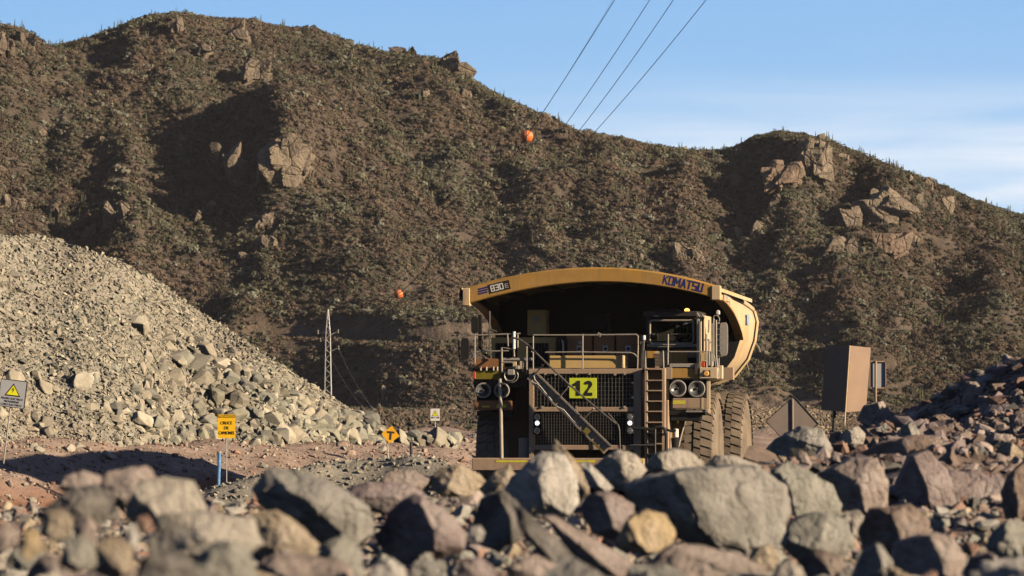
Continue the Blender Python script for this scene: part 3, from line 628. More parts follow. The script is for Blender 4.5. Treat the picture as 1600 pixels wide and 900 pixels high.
# outline (px), distance m, colour, ridge line (x0,y0,x1,y1) between its shaded left and lit right face or None, label, short name
KEY = [
 ([(978, 764), (1005, 742), (1068, 734), (1120, 722), (1180, 730), (1226, 760), (1233, 805), (1215, 850), (1170, 872), (1100, 858), (1040, 830), (1000, 798)], 20.5, 'grey', (1062, 728, 1100, 850), 'largest boulder of the foreground, pale grey with a black shaded left face', 'largest grey boulder'),
 ([(785, 792), (800, 745), (845, 706), (880, 712), (899, 745), (906, 786), (880, 806), (840, 806), (800, 802)], 20.5, 'white', (838, 705, 850, 800), 'pale mauve boulder standing in front of the truck grille', 'pale boulder below the grille'),
 ([(862, 700), (868, 687), (895, 715), (918, 748), (920, 772), (900, 780), (880, 760)], 21.6, 'tan', None, 'tan spike of rock pointing up before the number plate', 'tan spike'),
 ([(906, 724), (918, 721), (940, 742), (958, 762), (945, 772), (920, 760)], 21.0, 'white', None, 'thin whitish shard leaning right of the tan spike', 'whitish shard'),
 ([(926, 728), (965, 702), (992, 711), (1011, 735), (985, 768), (960, 766), (935, 750)], 23, 'pale', (968, 700, 975, 765), 'greenish rock under the foot of the diagonal stair', 'greenish rock under the stair'),
 ([(905, 795), (918, 775), (955, 768), (992, 788), (988, 832), (962, 848), (925, 835)], 18.5, 'mauve', (950, 770, 960, 845), 'mauve block between the spike and the round yellow stone', 'mauve block'),
 ([(963, 846), (985, 806), (1010, 797), (1040, 804), (1057, 833), (1047, 858), (1015, 864), (978, 858)], 17, 'yellow', (985, 800, 995, 860), 'rounded cream-yellow stone below the largest boulder', 'round yellow stone'),
 ([(1005, 730), (1025, 708), (1050, 702), (1075, 705), (1098, 722), (1095, 742), (1030, 745)], 25, 'pale', (1032, 700, 1035, 740), 'rounded pale boulder under the access ladder', 'pale boulder under the ladder'),
 ([(1095, 735), (1120, 712), (1150, 712), (1188, 728), (1180, 745), (1110, 748)], 24, 'pale', None, 'low pale rock behind the top of the largest boulder, under the front tyre', 'low rock under the front tyre'),
 ([(1193, 745), (1232, 723), (1262, 735), (1300, 757), (1316, 790), (1310, 815), (1275, 818), (1225, 800)], 22, 'green', (1228, 722, 1240, 810), 'speckled pale green boulder right of the largest one', 'speckled green boulder'),
 ([(1278, 740), (1330, 716), (1369, 715), (1386, 755), (1385, 792), (1355, 800), (1310, 795), (1290, 770)], 24, 'pink', (1331, 716, 1350, 797), 'upright pinkish block with a crack, shaded brown on its left', 'upright pink block'),
 ([(1246, 712), (1250, 703), (1260, 707), (1269, 724), (1266, 732), (1252, 726)], 28, 'pink', None, 'small pink stone standing on the dark round boulder foot', 'small pink standing stone'),
 ([(1186, 722), (1212, 686), (1250, 666), (1285, 670), (1301, 700), (1296, 722), (1240, 728)], 36, 'grey', (1258, 664, 1275, 722), 'big dark rounded boulder below the grey diamond sign', 'boulder below the diamond sign'),
 ([(1330, 716), (1380, 690), (1440, 679), (1500, 695), (1546, 716), (1551, 742), (1490, 748), (1420, 745), (1360, 740)], 33, 'brown', (1432, 678, 1420, 745), 'long humped brown rock on the right', 'long humped brown rock'),
 ([(1396, 770), (1418, 712), (1450, 704), (1482, 735), (1495, 790), (1470, 820), (1420, 812)], 27, 'mauve', (1442, 704, 1450, 815), 'mauve rock with a broken edge left of the hollow', 'mauve broken rock'),
 ([(1462, 765), (1480, 735), (1530, 738), (1572, 752), (1580, 800), (1560, 832), (1500, 838), (1470, 815)], 27.6, 'mauve', None, 'smooth dark mauve slab in shade near the right edge', 'dark mauve slab'),
 ([(1566, 770), (1582, 735), (1605, 718), (1650, 730), (1660, 810), (1620, 838), (1575, 825)], 24, 'brown', (1585, 730, 1590, 830), 'rough brown boulder cut by the right edge of the view', 'rough brown edge boulder'),
 ([(1342, 830), (1360, 795), (1420, 790), (1450, 812), (1454, 842), (1425, 856), (1395, 868), (1350, 858)], 19.5, 'brown', (1396, 790, 1405, 865), 'brown boulder with a deep crack, left half black with shade', 'cracked brown boulder'),
 ([(1222, 850), (1235, 812), (1275, 800), (1320, 812), (1335, 850), (1310, 880), (1250, 880)], 19, 'green', None, 'shaded green-grey boulder below the speckled one', 'shaded green boulder'),
 ([(1388, 905), (1400, 850), (1440, 835), (1485, 838), (1502, 870), (1500, 912), (1440, 920)], 16.5, 'pink', (1465, 835, 1470, 905), 'broken pinkish rock with a pale right corner at the bottom', 'broken pink rock'),
 ([(1330, 915), (1345, 865), (1372, 847), (1390, 870), (1402, 912), (1370, 925)], 15.5, 'grey', (1372, 847, 1380, 910), 'grey pointed rock at the bottom edge', 'grey pointed rock'),
 ([(1500, 912), (1515, 872), (1545, 862), (1568, 880), (1575, 915), (1530, 925)], 16, 'mauve', (1548, 862, 1552, 905), 'mauve rock with a pale green crest at the bottom right', 'mauve crested rock'),
 ([(1000, 885), (1050, 850), (1100, 852), (1160, 866), (1196, 890), (1200, 925), (1000, 925)], 15, 'pink', None, 'wide pinkish slab across the bottom middle', 'wide pink slab'),
 ([(848, 806), (868, 806), (940, 850), (1004, 888), (1008, 912), (950, 925), (900, 875)], 16.5, 'pink', None, 'long mauve-pink slab sloping down to the right', 'long sloping slab'),
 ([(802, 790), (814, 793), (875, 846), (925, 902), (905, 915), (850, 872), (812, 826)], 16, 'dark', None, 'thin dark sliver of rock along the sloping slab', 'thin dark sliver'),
 ([(785, 912), (800, 885), (830, 868), (868, 880), (880, 915), (830, 925)], 14.5, 'pink', None, 'pinkish stone at the bottom left of the sloping slab', 'bottom pink stone'),
 ([(396, 765), (425, 732), (470, 738), (530, 762), (575, 792), (587, 832), (562, 852), (500, 846), (430, 812)], 17, 'grey', (440, 728, 545, 850), 'long grey boulder with a black hollow front, left of centre', 'long grey boulder'),
 ([(583, 840), (606, 802), (648, 772), (690, 792), (727, 830), (722, 862), (650, 882), (600, 866)], 17, 'mauve', (668, 775, 690, 870), 'mauve boulder left of the pale one, its left side in shade', 'mauve boulder left of centre'),
 ([(528, 770), (575, 753), (640, 756), (668, 776), (650, 800), (600, 804), (550, 796)], 20, 'mauve', None, 'flat mauve rock behind the long grey boulder', 'flat mauve rock'),
 ([(590, 752), (610, 736), (645, 735), (672, 748), (668, 768), (610, 770)], 23, 'pink', None, 'pink rock with an orange patch behind the flat mauve one', 'orange-patched rock'),
 ([(666, 752), (688, 730), (720, 727), (748, 740), (760, 756), (735, 775), (690, 775)], 23, 'tan', (700, 728, 702, 775), 'tan rock under the left end of the bumper', 'tan rock under the bumper'),
 ([(748, 765), (775, 735), (795, 727), (808, 745), (800, 770), (768, 782)], 22, 'tan', None, 'upright tan wedge beside the pale boulder', 'tan wedge'),
 ([(730, 838), (736, 824), (750, 820), (758, 832), (754, 846), (738, 848)], 16, 'white', None, 'small rounded pale green stone in the dark gap', 'small pale green stone'),
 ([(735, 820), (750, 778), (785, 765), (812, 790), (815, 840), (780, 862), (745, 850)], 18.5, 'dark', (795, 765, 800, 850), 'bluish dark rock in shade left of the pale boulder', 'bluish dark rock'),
 ([(392, 838), (400, 800), (430, 795), (465, 820), (497, 852), (490, 874), (430, 880), (398, 868)], 15, 'tan', None, 'rounded tan rock in front of the long grey boulder', 'rounded tan rock'),
 ([(492, 880), (505, 848), (535, 838), (562, 855), (568, 900), (530, 920), (500, 912)], 14, 'green', None, 'olive rounded rock at the bottom below the long boulder', 'olive round rock'),
 ([(572, 915), (585, 880), (610, 872), (632, 888), (636, 918), (600, 925)], 13.5, 'white', None, 'whitish rock at the bottom edge, left of centre', 'whitish bottom rock'),
 ([(706, 915), (720, 880), (748, 868), (770, 885), (778, 918), (740, 925)], 13.5, 'mauve', None, 'mauve rounded rock at the bottom edge, left of centre', 'mauve bottom rock'),
 ([(93, 765), (104, 743), (130, 735), (158, 744), (160, 768), (125, 778)], 19, 'pink', None, 'pink rock with the lit top nearest the left edge', 'leftmost pink rock'),
 ([(155, 760), (168, 738), (200, 730), (228, 728), (242, 748), (230, 788), (190, 794), (162, 780)], 18, 'pink', None, 'pinkish brown boulder beside the pale one on the left', 'pinkish brown boulder'),
 ([(198, 800), (222, 752), (258, 744), (300, 754), (322, 795), (328, 815), (270, 822), (212, 815)], 17, 'pale', (228, 745, 235, 815), 'big smooth pale boulder on the left', 'smooth pale boulder'),
 ([(62, 805), (105, 765), (148, 757), (172, 782), (165, 818), (110, 828), (72, 820)], 17.5, 'dark', None, 'low dark rock in shade at the left', 'low dark rock'),  # dark colour carries the mass of shade seen here
 ([(228, 845), (255, 805), (320, 800), (390, 812), (408, 850), (370, 878), (290, 878), (240, 868)], 15.5, 'pale', None, 'wide blurred pale rock below the smooth boulder', 'wide pale rock'),
 ([(300, 905), (312, 862), (340, 846), (375, 850), (396, 882), (398, 920), (320, 925)], 13, 'green', None, 'green-grey rounded rock at the bottom left of the blurred ones', 'green-grey rounded rock'),
 ([(30, 862), (36, 832), (50, 824), (64, 838), (62, 866), (46, 876)], 13, 'yellow', None, 'yellowish stone near the bottom left corner', 'yellowish stone'),
 ([(64, 830), (72, 800), (95, 795), (112, 812), (110, 838), (85, 846)], 15, 'tan', None, 'tan stone under the low dark rock', 'tan stone'),
 ([(114, 848), (118, 812), (136, 806), (152, 822), (150, 852), (130, 860)], 14.4, 'pink', None, 'pinkish stone right of the tan one at lower left', 'pinkish stone'),
 ([(94, 882), (100, 848), (122, 838), (146, 850), (150, 884), (120, 896)], 13, 'green', None, 'greenish stone below the pinkish one at lower left', 'greenish stone'),
 ([(193, 850), (198, 824), (210, 818), (218, 834), (214, 860), (202, 864)], 13.6, 'white', None, 'little whitish upright stone at lower left', 'little whitish stone'),
 ([(210, 826), (216, 808), (230, 804), (238, 816), (232, 832), (218, 834)], 14.5, 'red', None, 'small reddish stone above the whitish upright one', 'small reddish stone'),
 ([(-12, 850), (-5, 822), (12, 816), (28, 830), (26, 852), (8, 862)], 14, 'pink', None, 'pink stone cut by the left edge', 'pink edge stone'),
 ([(146, 890), (156, 848), (182, 836), (206, 856), (208, 896), (175, 908)], 13.2, 'tan', None, 'tan rough rock below the little whitish stone', 'tan rough rock'),
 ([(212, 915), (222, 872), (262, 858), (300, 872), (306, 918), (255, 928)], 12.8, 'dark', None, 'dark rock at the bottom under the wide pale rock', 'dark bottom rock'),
 ([(1338, 656), (1352, 634), (1378, 627), (1392, 645), (1400, 664), (1362, 670)], 48, 'pink', (1372, 627, 1378, 660), 'pink pointed boulder at the foot of the small framed sign', 'boulder by the framed sign'),
 ([(1436, 690), (1452, 652), (1474, 646), (1500, 664), (1508, 690), (1470, 698)], 43, 'brown', (1462, 645, 1500, 690), 'dark wedge rock with a lit left tip below the embankment', 'lit-tipped wedge rock'),
 ([(1496, 664), (1510, 648), (1528, 660), (1530, 674), (1508, 676)], 46, 'tan', None, 'small tan pyramid rock with a bright right face', 'small tan pyramid'),
 ([(1546, 640), (1556, 620), (1572, 618), (1582, 632), (1580, 646), (1558, 648)], 50, 'pink', None, 'sunlit pink rock high on the dark embankment', 'sunlit embankment rock'),
 ([(1580, 642), (1590, 624), (1612, 622), (1618, 640), (1600, 650)], 49, 'pink', None, 'sunlit pink rock at the right edge of the embankment', 'sunlit edge rock'),
 ([(1316, 690), (1322, 672), (1340, 666), (1352, 678), (1348, 694), (1330, 698)], 40, 'pale', None, 'pale angular rock right of the dark rounded boulder', 'pale angular rock'),
 ([(1403, 692), (1410, 668), (1424, 658), (1436, 672), (1440, 694), (1420, 700)], 41, 'green', (1424, 658, 1422, 698), 'greenish triangular rock left of the wedge rock', 'greenish triangular rock'),
 ([(1240, 900), (1250, 872), (1280, 858), (1316, 870), (1328, 900), (1290, 918)], 17, 'brown', (1290, 858, 1295, 905), 'brown rock low between the green boulder and the grey pointed one', 'brown low rock'),
 ([(1205, 912), (1212, 885), (1232, 872), (1252, 886), (1262, 915)], 14.5, 'pale', None, 'pale rock at the bottom right of the wide pink slab', 'pale bottom rock'),
 ([(1165, 880), (1178, 856), (1200, 850), (1218, 866), (1212, 890), (1185, 894)], 17.5, 'tan', None, 'tan stone under the right end of the largest boulder', 'tan stone under the largest boulder'),
 ([(1314, 822), (1322, 800), (1340, 797), (1352, 812), (1346, 838), (1326, 842)], 21, 'pale', None, 'pale stone between the speckled and the cracked brown boulder', 'pale gap stone'),
]
def key_rock(i, poly, Y, cname, ridge, label):
    rr = np.random.default_rng(900+i)
    if max(q_[0] for q_ in poly) < 480: Y = Y*.80
    P = np.array(poly, float); cx, cyp = P.mean(0); k = Y/F
    Q = np.stack([(P[:, 0]-cx)*k, -(P[:, 1]-cyp)*k], 1); wd = np.ptp(Q[:, 0]); ht = np.ptp(Q[:, 1]); T_ = .42*min(wd, ht*1.6)+.1*wd
    # convex hull order is given; build planes of the outline
    A = 0
    for a in range(len(Q)): b = (a+1) % len(Q); A += Q[a, 0]*Q[b, 1]-Q[b, 0]*Q[a, 1]
    if A > 0: Q = Q[::-1]
    NN = []; HH = []
    for a in range(len(Q)):
        p, q = Q[a], Q[(a+1) % len(Q)]; d = q-p; L_ = np.hypot(*d)
        if L_ < 1e-5: continue
        n = np.array([-d[1], d[0]])/L_; h = float(n @ p)
        if h < .02*wd: h = .02*wd
        NN.append((n[0], 0, n[1])); HH.append(h)
        c, s = math.cos(.75), math.sin(.75)
        if rr.random() < (.45 if ridge else .75): a_ = rr.uniform(.5, 1.0); c, s = math.cos(a_), math.sin(a_); NN.append((n[0]*c, -s, n[1]*c)); HH.append(h*c+T_*s*rr.uniform(.30, .62))
        NN.append((n[0]*c, s, n[1]*c)); HH.append(h*c+T_*s*rr.uniform(.5, .9))
    NN.append((0, 1, .1)); HH.append(T_*1.1)
    if ridge:
        x0, y0, x1, y1 = ridge; a = np.array([(x0-cx)*k, -(y0-cyp)*k]); b = np.array([(x1-cx)*k, -(y1-cyp)*k]); d = b-a; d /= np.hypot(*d)
        if d[1] > 0: d = -d
        lat = np.array([-d[1], d[0]])    # points right
        mid = (a+b)/2; rp_ = np.array([mid[0], -T_*.9, mid[1]])
        for sgn, al in ((-1, .72), (1, .50)):
            n3 = np.array([sgn*lat[0]*math.sin(al), -math.cos(al), sgn*lat[1]*math.sin(al)+.05]); NN.append(tuple(n3)); HH.append(max(float(n3 @ rp_), .05*wd))
        for _ in range(2): n3 = np.array([rr.uniform(.1, .6), -1, rr.uniform(-.1, .6)]); n3 /= np.linalg.norm(n3); NN.append(tuple(n3)); HH.append(max(float(n3 @ rp_)*.97, .1*wd))
    else:
        for _ in range(4): n3 = np.array([rr.uniform(-.55, .6), -1, rr.uniform(-.3, .7)]); n3 /= np.linalg.norm(n3); NN.append(tuple(n3)); HH.append(T_*rr.uniform(.72, .95))
    V, Fc = cut_rock(5, NN, HH, i+3, .06, soft=150, nscale=2.4/(wd+ht)*2)
    o = mesh_obj('rock', V, Fc, M['rock'], smooth=True); c0 = PT(cx, cyp, Y); o.location = c0
    c = np.array(COLS[cname])*rr.uniform(.95, 1.08); o.color = (*c, 1)
    tag(o, label, 'rock', 'boulders along the crest of the foreground berm')
    return o
def auto_smooth(o, ang=28):
    me = o.data; me.polygons.foreach_set('use_smooth', [True]*len(me.polygons))
    try: me.set_sharp_from_angle(angle=math.radians(ang))
    except Exception: pass
LM = []; usedlab = set()
for i, (poly, Yd, cn, ridge, lab, short) in enumerate(KEY):
    o = key_rock(i, poly, Yd, cn, ridge, lab); auto_smooth(o, 24); P = np.array(poly, float)
    LM.append((P[:, 0].mean(), P[:, 1].mean(), np.ptp(P[:, 0])/2, np.ptp(P[:, 1])/2, short, Yd)); usedlab.add(lab)

# filler rocks: single boulders between the key ones
r = np.random.default_rng(77)
FILL = []
def size_word(s): return 'tiny' if s < 16 else ('small' if s < 30 else ('medium' if s < 55 else 'large'))
SHAPES = ['angular', 'blocky', 'jagged', 'rounded', 'wedge-shaped', 'flat-topped', 'chipped', 'squat', 'pointed']
def try_label(px, py, s, cn, shp, Yd):
    cand = sorted(LM, key=lambda L_: math.hypot(px-L_[0], (py-L_[1])*1.4))[:7]
    for L_ in cand:
        dx, dy = px-L_[0], py-L_[1]
        parts_ = []
        if abs(dx) > abs(dy): side = ('right' if dx > 0 else 'left'); base_ = 'just '+side+' of' if abs(dx) < L_[2]+60 else 'farther '+side+' of'
        else: base_ = ('just below' if dy > 0 else 'just above') if abs(dy) < L_[3]+40 else ('farther below' if dy > 0 else 'farther above')
        for form in ('{s} {c} rock {b} the {k}', '{s} {c} {h} rock {b} the {k}'):
            t = form.format(s=size_word(s), c=CWORD[cn], h=shp, b=base_, k=L_[4])
            if t not in usedlab and len(t.split()) <= 16: return t
    t = '%s %s %s rock at the %s of the %s' % (size_word(s), CWORD[cn], shp, 'foot' if dy > 0 else 'top', cand[0][4]); q = t; ORD = ['second', 'third', 'fourth', 'fifth', 'sixth', 'seventh', 'eighth']; n = 0
    while q in usedlab: q = ORD[n]+' '+t; n += 1
    return q
cn_l = ['grey', 'pale', 'green', 'mauve', 'pink', 'tan', 'brown', 'grey', 'white', 'pale', 'mauve', 'pink', 'tan', 'grey', 'green', 'red']
placed = []
def place_fill(Yd, px, sz, right=False):
    x = (px-800)/F*Yd
    z = float((right_z if right else fore_z)(np.array([x]), np.array([Yd]))[0])
    py = 640-F*(z-CZ)/Yd
    for (a, b, c, d) in placed:
        if abs(Yd-d) < (sz+c)*.8 and abs(x-a) < (sz+c)*.62: return
    ph = sz*F/Yd; pc = py-ph*.3
    for L_ in LM:
        if ((px-L_[0])/(L_[2]+ph*.55))**2+((pc-L_[1])/(L_[3]+ph*.45))**2 < .80: return
    placed.append((x, z, sz, Yd))
    i = len(placed)+1; rr = np.random.default_rng(3000+i)
    cn = cn_l[rr.integers(0, len(cn_l))]
    if right and cn in ('green', 'white'): cn = 'pink'
    if px < 480 and cn in ('red', 'brown') and rr.random() < .6: cn = 'tan'
    shp = SHAPES[rr.integers(0, len(SHAPES))]
    NN, HH = rand_planes(rr, 4, 1, rr.uniform(.65, 1), rr.uniform(.5, .85), .6, .95)
    V, Fc = cut_rock(4, NN, HH, i, .07, soft=140)
    q_ = np.linalg.norm(V, axis=1, keepdims=True); V = V*np.minimum(1, 1.12/q_)*sz
    o = mesh_obj('rock', V, Fc, M['rock'], smooth=True); auto_smooth(o, 26); o.location = (x, Yd, z+sz*.32); o.rotation_euler = (rr.uniform(-.4, .4), rr.uniform(-.4, .4), rr.uniform(0, 6.28))
    c = np.array(COLS[cn])*rr.uniform(.85, 1.12); o.color = (*c, 1)
    lab = try_label(px, py-sz*.4*F/Yd, sz*2*F/Yd, cn, shp, Yd); usedlab.add(lab)
    tag(o, lab, 'rock', 'boulders along the crest of the foreground berm')
for k in range(9000):
    if len(placed) >= 165: break
    Yd = 11.6+15.5*r.random()**.8; px = r.uniform(-40, 1640); s = r.choice([.06, .08, .11, .14, .18, .22], p=[.10, .24, .28, .2, .12, .06])*(.7+Yd/45)
    if px < 480: Yd = 9.3+(Yd-11.6)*.9; s *= .85
    place_fill(Yd, px, s)
for k in range(3000):
    if len(placed) >= 225: break
    Yd = r.uniform(30, 52); px = r.uniform(1190, 1620) if Yd < 40 else r.uniform(1290, 1620)
    s = r.choice([.07, .10, .14, .2], p=[.3, .35, .25, .1]); place_fill(Yd, px, s, True)
# the loose smaller stones and grit
packs = []
FP = np.array([COLS[c] for c in ('grey', 'pale', 'mauve', 'pink', 'tan', 'brown', 'green', 'dark', 'red')])
for n, a, b, sub in ((18000, .008, .024, 0), (5000, .018, .05, 1), (2800, .035, .075, 1)):
    yy = r.uniform(10.4, 28.5, n); px = r.uniform(-120, 1720, n); x = (px-800)/F*yy; z = fore_z(x, yy); s = (a+(b-a)*r.random(n)**1.6)*(.75+yy/50)
    c = FP[r.integers(0, len(FP), n)]*r.uniform(.75, 1.1, (n, 1)); packs.append(scatter('', sub, np.stack([x, yy, z+s*.2], 1), s, c, None, r))
for n, a, b, sub in ((16000, .012, .04, 0), (6200, .03, .075, 1), (700, .06, .12, 2), (1100, .06, .19, 1)):
    yy = r.uniform(27, 78, n); px = r.uniform(1150, 1700, n); x = (px-800)/F*yy; z = right_z(x, yy); k_ = (z > .4) & ((b < .25) | ((z > 2.85) & (yy > 41))); s = a+(b-a)*r.random(n)**1.8
    c = FP[np.array([2, 3, 5, 5, 2, 8, 7, 3])[r.integers(0, 8, n)]]*r.uniform(.6, 1.0, (n, 1)); packs.append(scatter('', sub, np.stack([x, yy, z+s*.2], 1)[k_], s[k_], c[k_], None, r))
tag(merge('loose_stones', packs, M['rubble']), 'loose stones and grit between the boulders of the berm', 'stones', kind='stuff')
# ------------------------------------------------------------------ the haul truck
YAW = math.radians(-9); CS, SN = math.cos(YAW), -math.sin(YAW)
RX, RY = 2.14, 120.
truck = empty('haul_truck', (RX, RY, 0), YAW)
tag(truck, 'huge dusty yellow mining haul truck number 12 with wide arched body canopy', 'truck')
def Lc(px, py, yl=0.):
    k1 = (px-800)/F
    x = (k1*(RY+yl*CS)-RX-yl*SN)/(CS+k1*SN)
    Yw = RY-x*SN+yl*CS
    return Vector((x, yl, CZ-(py-640)/F*Yw))
def bx(mb, px0, py0, px1, py1, yf, dep, bev=.012):
    a = Lc(px0, py1, yf); b = Lc(px1, py0, yf); return mb.box(a.x, b.x, yf, yf+dep, a.z, b.z, bev=bev)
def tb(mb, pts, yf, r, n=8):
    return mb.tube([Lc(p[0], p[1], p[2] if len(p) > 2 else yf) for p in pts], r, n)
def one(name, m, px0, py0, px1, py1, yf, dep, parent=truck, bev=.012): return bx(MB(), px0, py0, px1, py1, yf, dep, bev).build(name, M[m], parent)
# chassis, bumper, underbody
mb = MB(); mb.box(-1.25, -.75, .6, 11, 1.2, 2.0); mb.box(.75, 1.25, .6, 11, 1.2, 2.0); mb.box(-1.1, 1.1, .9, 3.6, 1.35, 3.9); mb.box(-2.3, 2.3, 1.9, 2.7, 1.3, 2.2); mb.box(-1.6, 1.6, 7.6, 9.4, .9, 2.7); mb.box(-2.6, 2.4, 3.4, 4.2, 2.0, 3.8)
mb.build('chassis', M['dark'], truck)
b_ = one('bumper', 'brown', 737, 716, 1006, 736, -1.0, .5, bev=.03)
one('bumper_tape', 'tape', 775, 719.2, 825, 722.4, -1.006, .004, b_, 0); one('bumper_tape', 'tape', 898, 719, 930, 722.6, -1.006, .004, b_, 0); one('bumper_tape', 'tape', 985, 717.5, 1005, 721, -1.006, .004, b_, 0)
# radiator frame, grilles
mb = MB()
for q in ((826.5, 583, 834, 717), (990, 583, 1002, 717), (826, 576, 1002, 584.5), (834, 636, 990, 643.5), (834, 695.5, 990, 703)): bx(mb, *q, -.55, .24 if q[3]-q[1] < 20 else .30)
fr = mb.build('radiator_frame', M['brown'], truck)
a = Lc(996, 583, -.25); bq = Lc(1002.3, 717, -.25); MB().box(a.x, bq.x, -.25, 1.3, bq.z, Lc(1000, 577, -.25).z, bev=.01).build('radiator_side_panel', M['yellow'], truck)
a = Lc(826.5, 717, -.25); MB().box(a.x, a.x+.1, -.25, 1.3, a.z, Lc(826, 577, -.25).z).build('radiator_side_panel', M['brown'], truck)
one('radiator_core', 'black', 833, 583, 992, 700, -.36, .5)
def grille(px0, py0, px1, py1, sx_, sz_, r_, m):
    mb = MB(); a = Lc(px0, py1, -.5); b = Lc(px1, py0, -.5); nx = int((b.x-a.x)/sx_); nz = int((b.z-a.z)/sz_)
    for i in range(nx+1): x = a.x+(b.x-a.x)*i/nx; mb.box(x-r_, x+r_, -.515, -.50, a.z, b.z)
    for i in range(nz+1): z = a.z+(b.z-a.z)*i/nz; mb.box(a.x, b.x, -.498, -.483, z-r_, z+r_)
    return mb.build('grille', m, truck)
g1 = grille(834, 585, 990, 636, .098, .105, .0085, M['mesh']); tag(g1, 'coarse wire mesh of the upper radiator grille')
g2 = grille(836, 645, 990, 695, .075, .075, .005, M['darkrail']); tag(g2, 'fine dark mesh of the lower radiator grille')
mb = MB()
for q in ((835, 584), (852, 584), (868, 585), (901, 584), (921, 584), (961, 585), (976, 584), (989, 598), (989, 621), (847, 636), (901, 636), (940, 637), (976, 636), (901, 644)):
    c = Lc(*q, -.57); mb.lathe([(-.02, .035), (.03, .035)], 'y', c, 8)
mb.build('bolt', M['rail'], fr)
# number plate
pl = one('number_plate', 'lime', 889.5, 590.5, 932, 622.5, -.60, .03, bev=.006)
c = Lc(910.5, 606.5, -.607); 
def gl(pts): MB().prism([(c.x+a_*.001, c.z+b_*.001) for a_, b_ in pts], c.y-.004, c.y).build('digit', M['ink'], pl)
gl([(-72, -205), (-72, 205), (-145, 205), (-185, 160), (-268, 118), (-268, 42), (-215, 56), (-172, 80), (-172, -205)])
arc_ = [(155+108*math.cos(math.radians(t)), 105+98*math.sin(math.radians(t))) for t in range(175, -50, -15)]; inn = [(155+24*math.cos(math.radians(t)), 100+28*math.sin(math.radians(t))) for t in range(-45, 186, 15)]
gl(arc_+[(170, -40), (135, -120), (265, -120), (265, -205), (30, -205), (38, -150), (75, -85), (150, 5), (178, 55)]+inn)
# work light columns
for cx0, cx1 in ((833, 846), (977.5, 991)):
    lb = one('work_light_bar', 'black', cx0, 645, cx1, 679, -.62, .1, bev=.02); cc = (cx0+cx1)/2
    for cyy_, lit in ((651.5, 0), (661, 1), (673, 0)):
        c = Lc(cc, cyy_, -.63); MB().lathe([(-.01, .082), (.03, .09)], 'y', c, 16).build('lamp', M['lamp'], lb)
        if lit: MB().lathe([(-.02, .048), (-.012, .056)], 'y', c, 14).build('lit_lens', M['lit'], lb)
        else: MB().lathe([(-.02, .055), (-.012, .06)], 'y', c, 14).build('lens', M['lens'], lb)
# diagonal stair across the grille
A_, B_ = Lc(835, 590, -.78), Lc(950, 703, -.95); d = (B_-A_); L_ = d.length; d.normalize(); nrm = Vector((0, -1, 0)); side = d.cross(nrm).normalized()
Mx = Matrix((d, side, nrm)).transposed().to_4x4(); Mx.translation = A_
mb = MB(); mb.box(-.12, L_, -.155, -.11, -.02, .09, Mx); mb.box(-.12, L_, .11, .155, -.02, .09, Mx); mb.box(-.12, L_, -.13, .13, -.02, .015, Mx)
st = mb.build('diagonal_stair', M['dark'], truck); st.data.materials[0] = mat('stair_steel', (.19, .18, .165), .6, metal=.2, var=.35, scale=6, bump=.1, dust=(.3, .24, .18), dust_amt=.5)
mb = MB()
for i in range(13): x = .02+i*(L_-.05)/12; mb.box(x-.02, x+.02, -.125, .125, .015, .04, Mx)
mb.build('tread', M['brown'], st)
mb = MB(); pts = [(.03+i*.12, .06+.018*(-1)**i) for i in range(6)]
mb.tube([Mx @ Vector((x, s_, .115)) for x, s_ in [(.02, .12), (.25, .04), (.8, .10)]], .012, 6); mb.tube([Mx @ Vector((x, s_, .115)) for x, s_ in [(1.02, .12), (1.2, .05), (1.75, .10)]], .012, 6)
mb.build('edge_strip', M['white'], st)
mb = MB(); Mt = Mx
mb.box(L_*.70, L_*.76, -.05, .12, .1, .106, Mt); mb.box(L_*.84, L_*.98, .10, .14, .1, .106, Mt); mb.build('tape_patch', M['olive'], st)
mb = MB(); tb(mb, [(800, 527, -.7), (813, 531, -.75), (826, 540, -.8), (838, 552, -1.15), (888, 600, -1.2), (930, 636, -1.25), (962, 662, -1.3)], 0, .028); hr = mb.build('stair_handrail', M['darkrail'], st)
mb = MB()
for q in (((849, 570), (834, 587)), ((888, 604), (871, 624)), ((928, 638), (913, 653))): tb(mb, [(*q[0], -1.15), (*q[1], -.86)], 0, .022, 6)
tb(mb, [(834, 587, -.88), (836, 594, -.88), (842, 600, -.88)], 0, .02, 6)
mb.build('handrail_support', M['rail'], st)
# vertical access ladder on the right
ld = MB(); bx(ld, 1007, 575, 1011.5, 736, -.70, .26); bx(ld, 1034, 575, 1039, 736, -.70, .26); ldo = ld.build('access_ladder', M['brown'], truck); tag(ldo, 'rust-red vertical access ladder right of the grille')
one('ladder_back', 'rust', 1011, 575, 1035, 736, -.42, .04, ldo, 0)
for yp in (577, 594.5, 610.5, 627, 643, 660, 677, 693.5, 710, 727): mb = MB(); bx(mb, 1011.5, yp-1.1, 1034.5, yp+1.1, -.72, .28, .008); mb.build('rung', M['brown'], ldo)
one('ladder_side_panel', 'brown', 1038.5, 625, 1044, 736, -.55, .8)
mb = MB(); tb(mb, [(990, 669), (1005, 669.5), (1018, 671), (1024, 667.5), (1032, 667), (1038, 670), (1041, 678), (1041, 736)], -.85, .045); tb(mb, [(1041, 671), (1050, 674), (1056, 672)], -.8, .035); mb.build('hose', M['hose'], truck)
mb = MB(); tb(mb, [(966, 664), (968, 672), (969, 702)], -.8, .02, 6); tb(mb, [(985, 695.5), (1024, 695.5)], -.85, .02, 6); tb(mb, [(1024, 670), (1024, 735)], -.85, .02, 6); tb(mb, [(950, 645), (966, 664)], -.8, .016, 6); mb.build('hand_grab', M['darkrail'], truck)
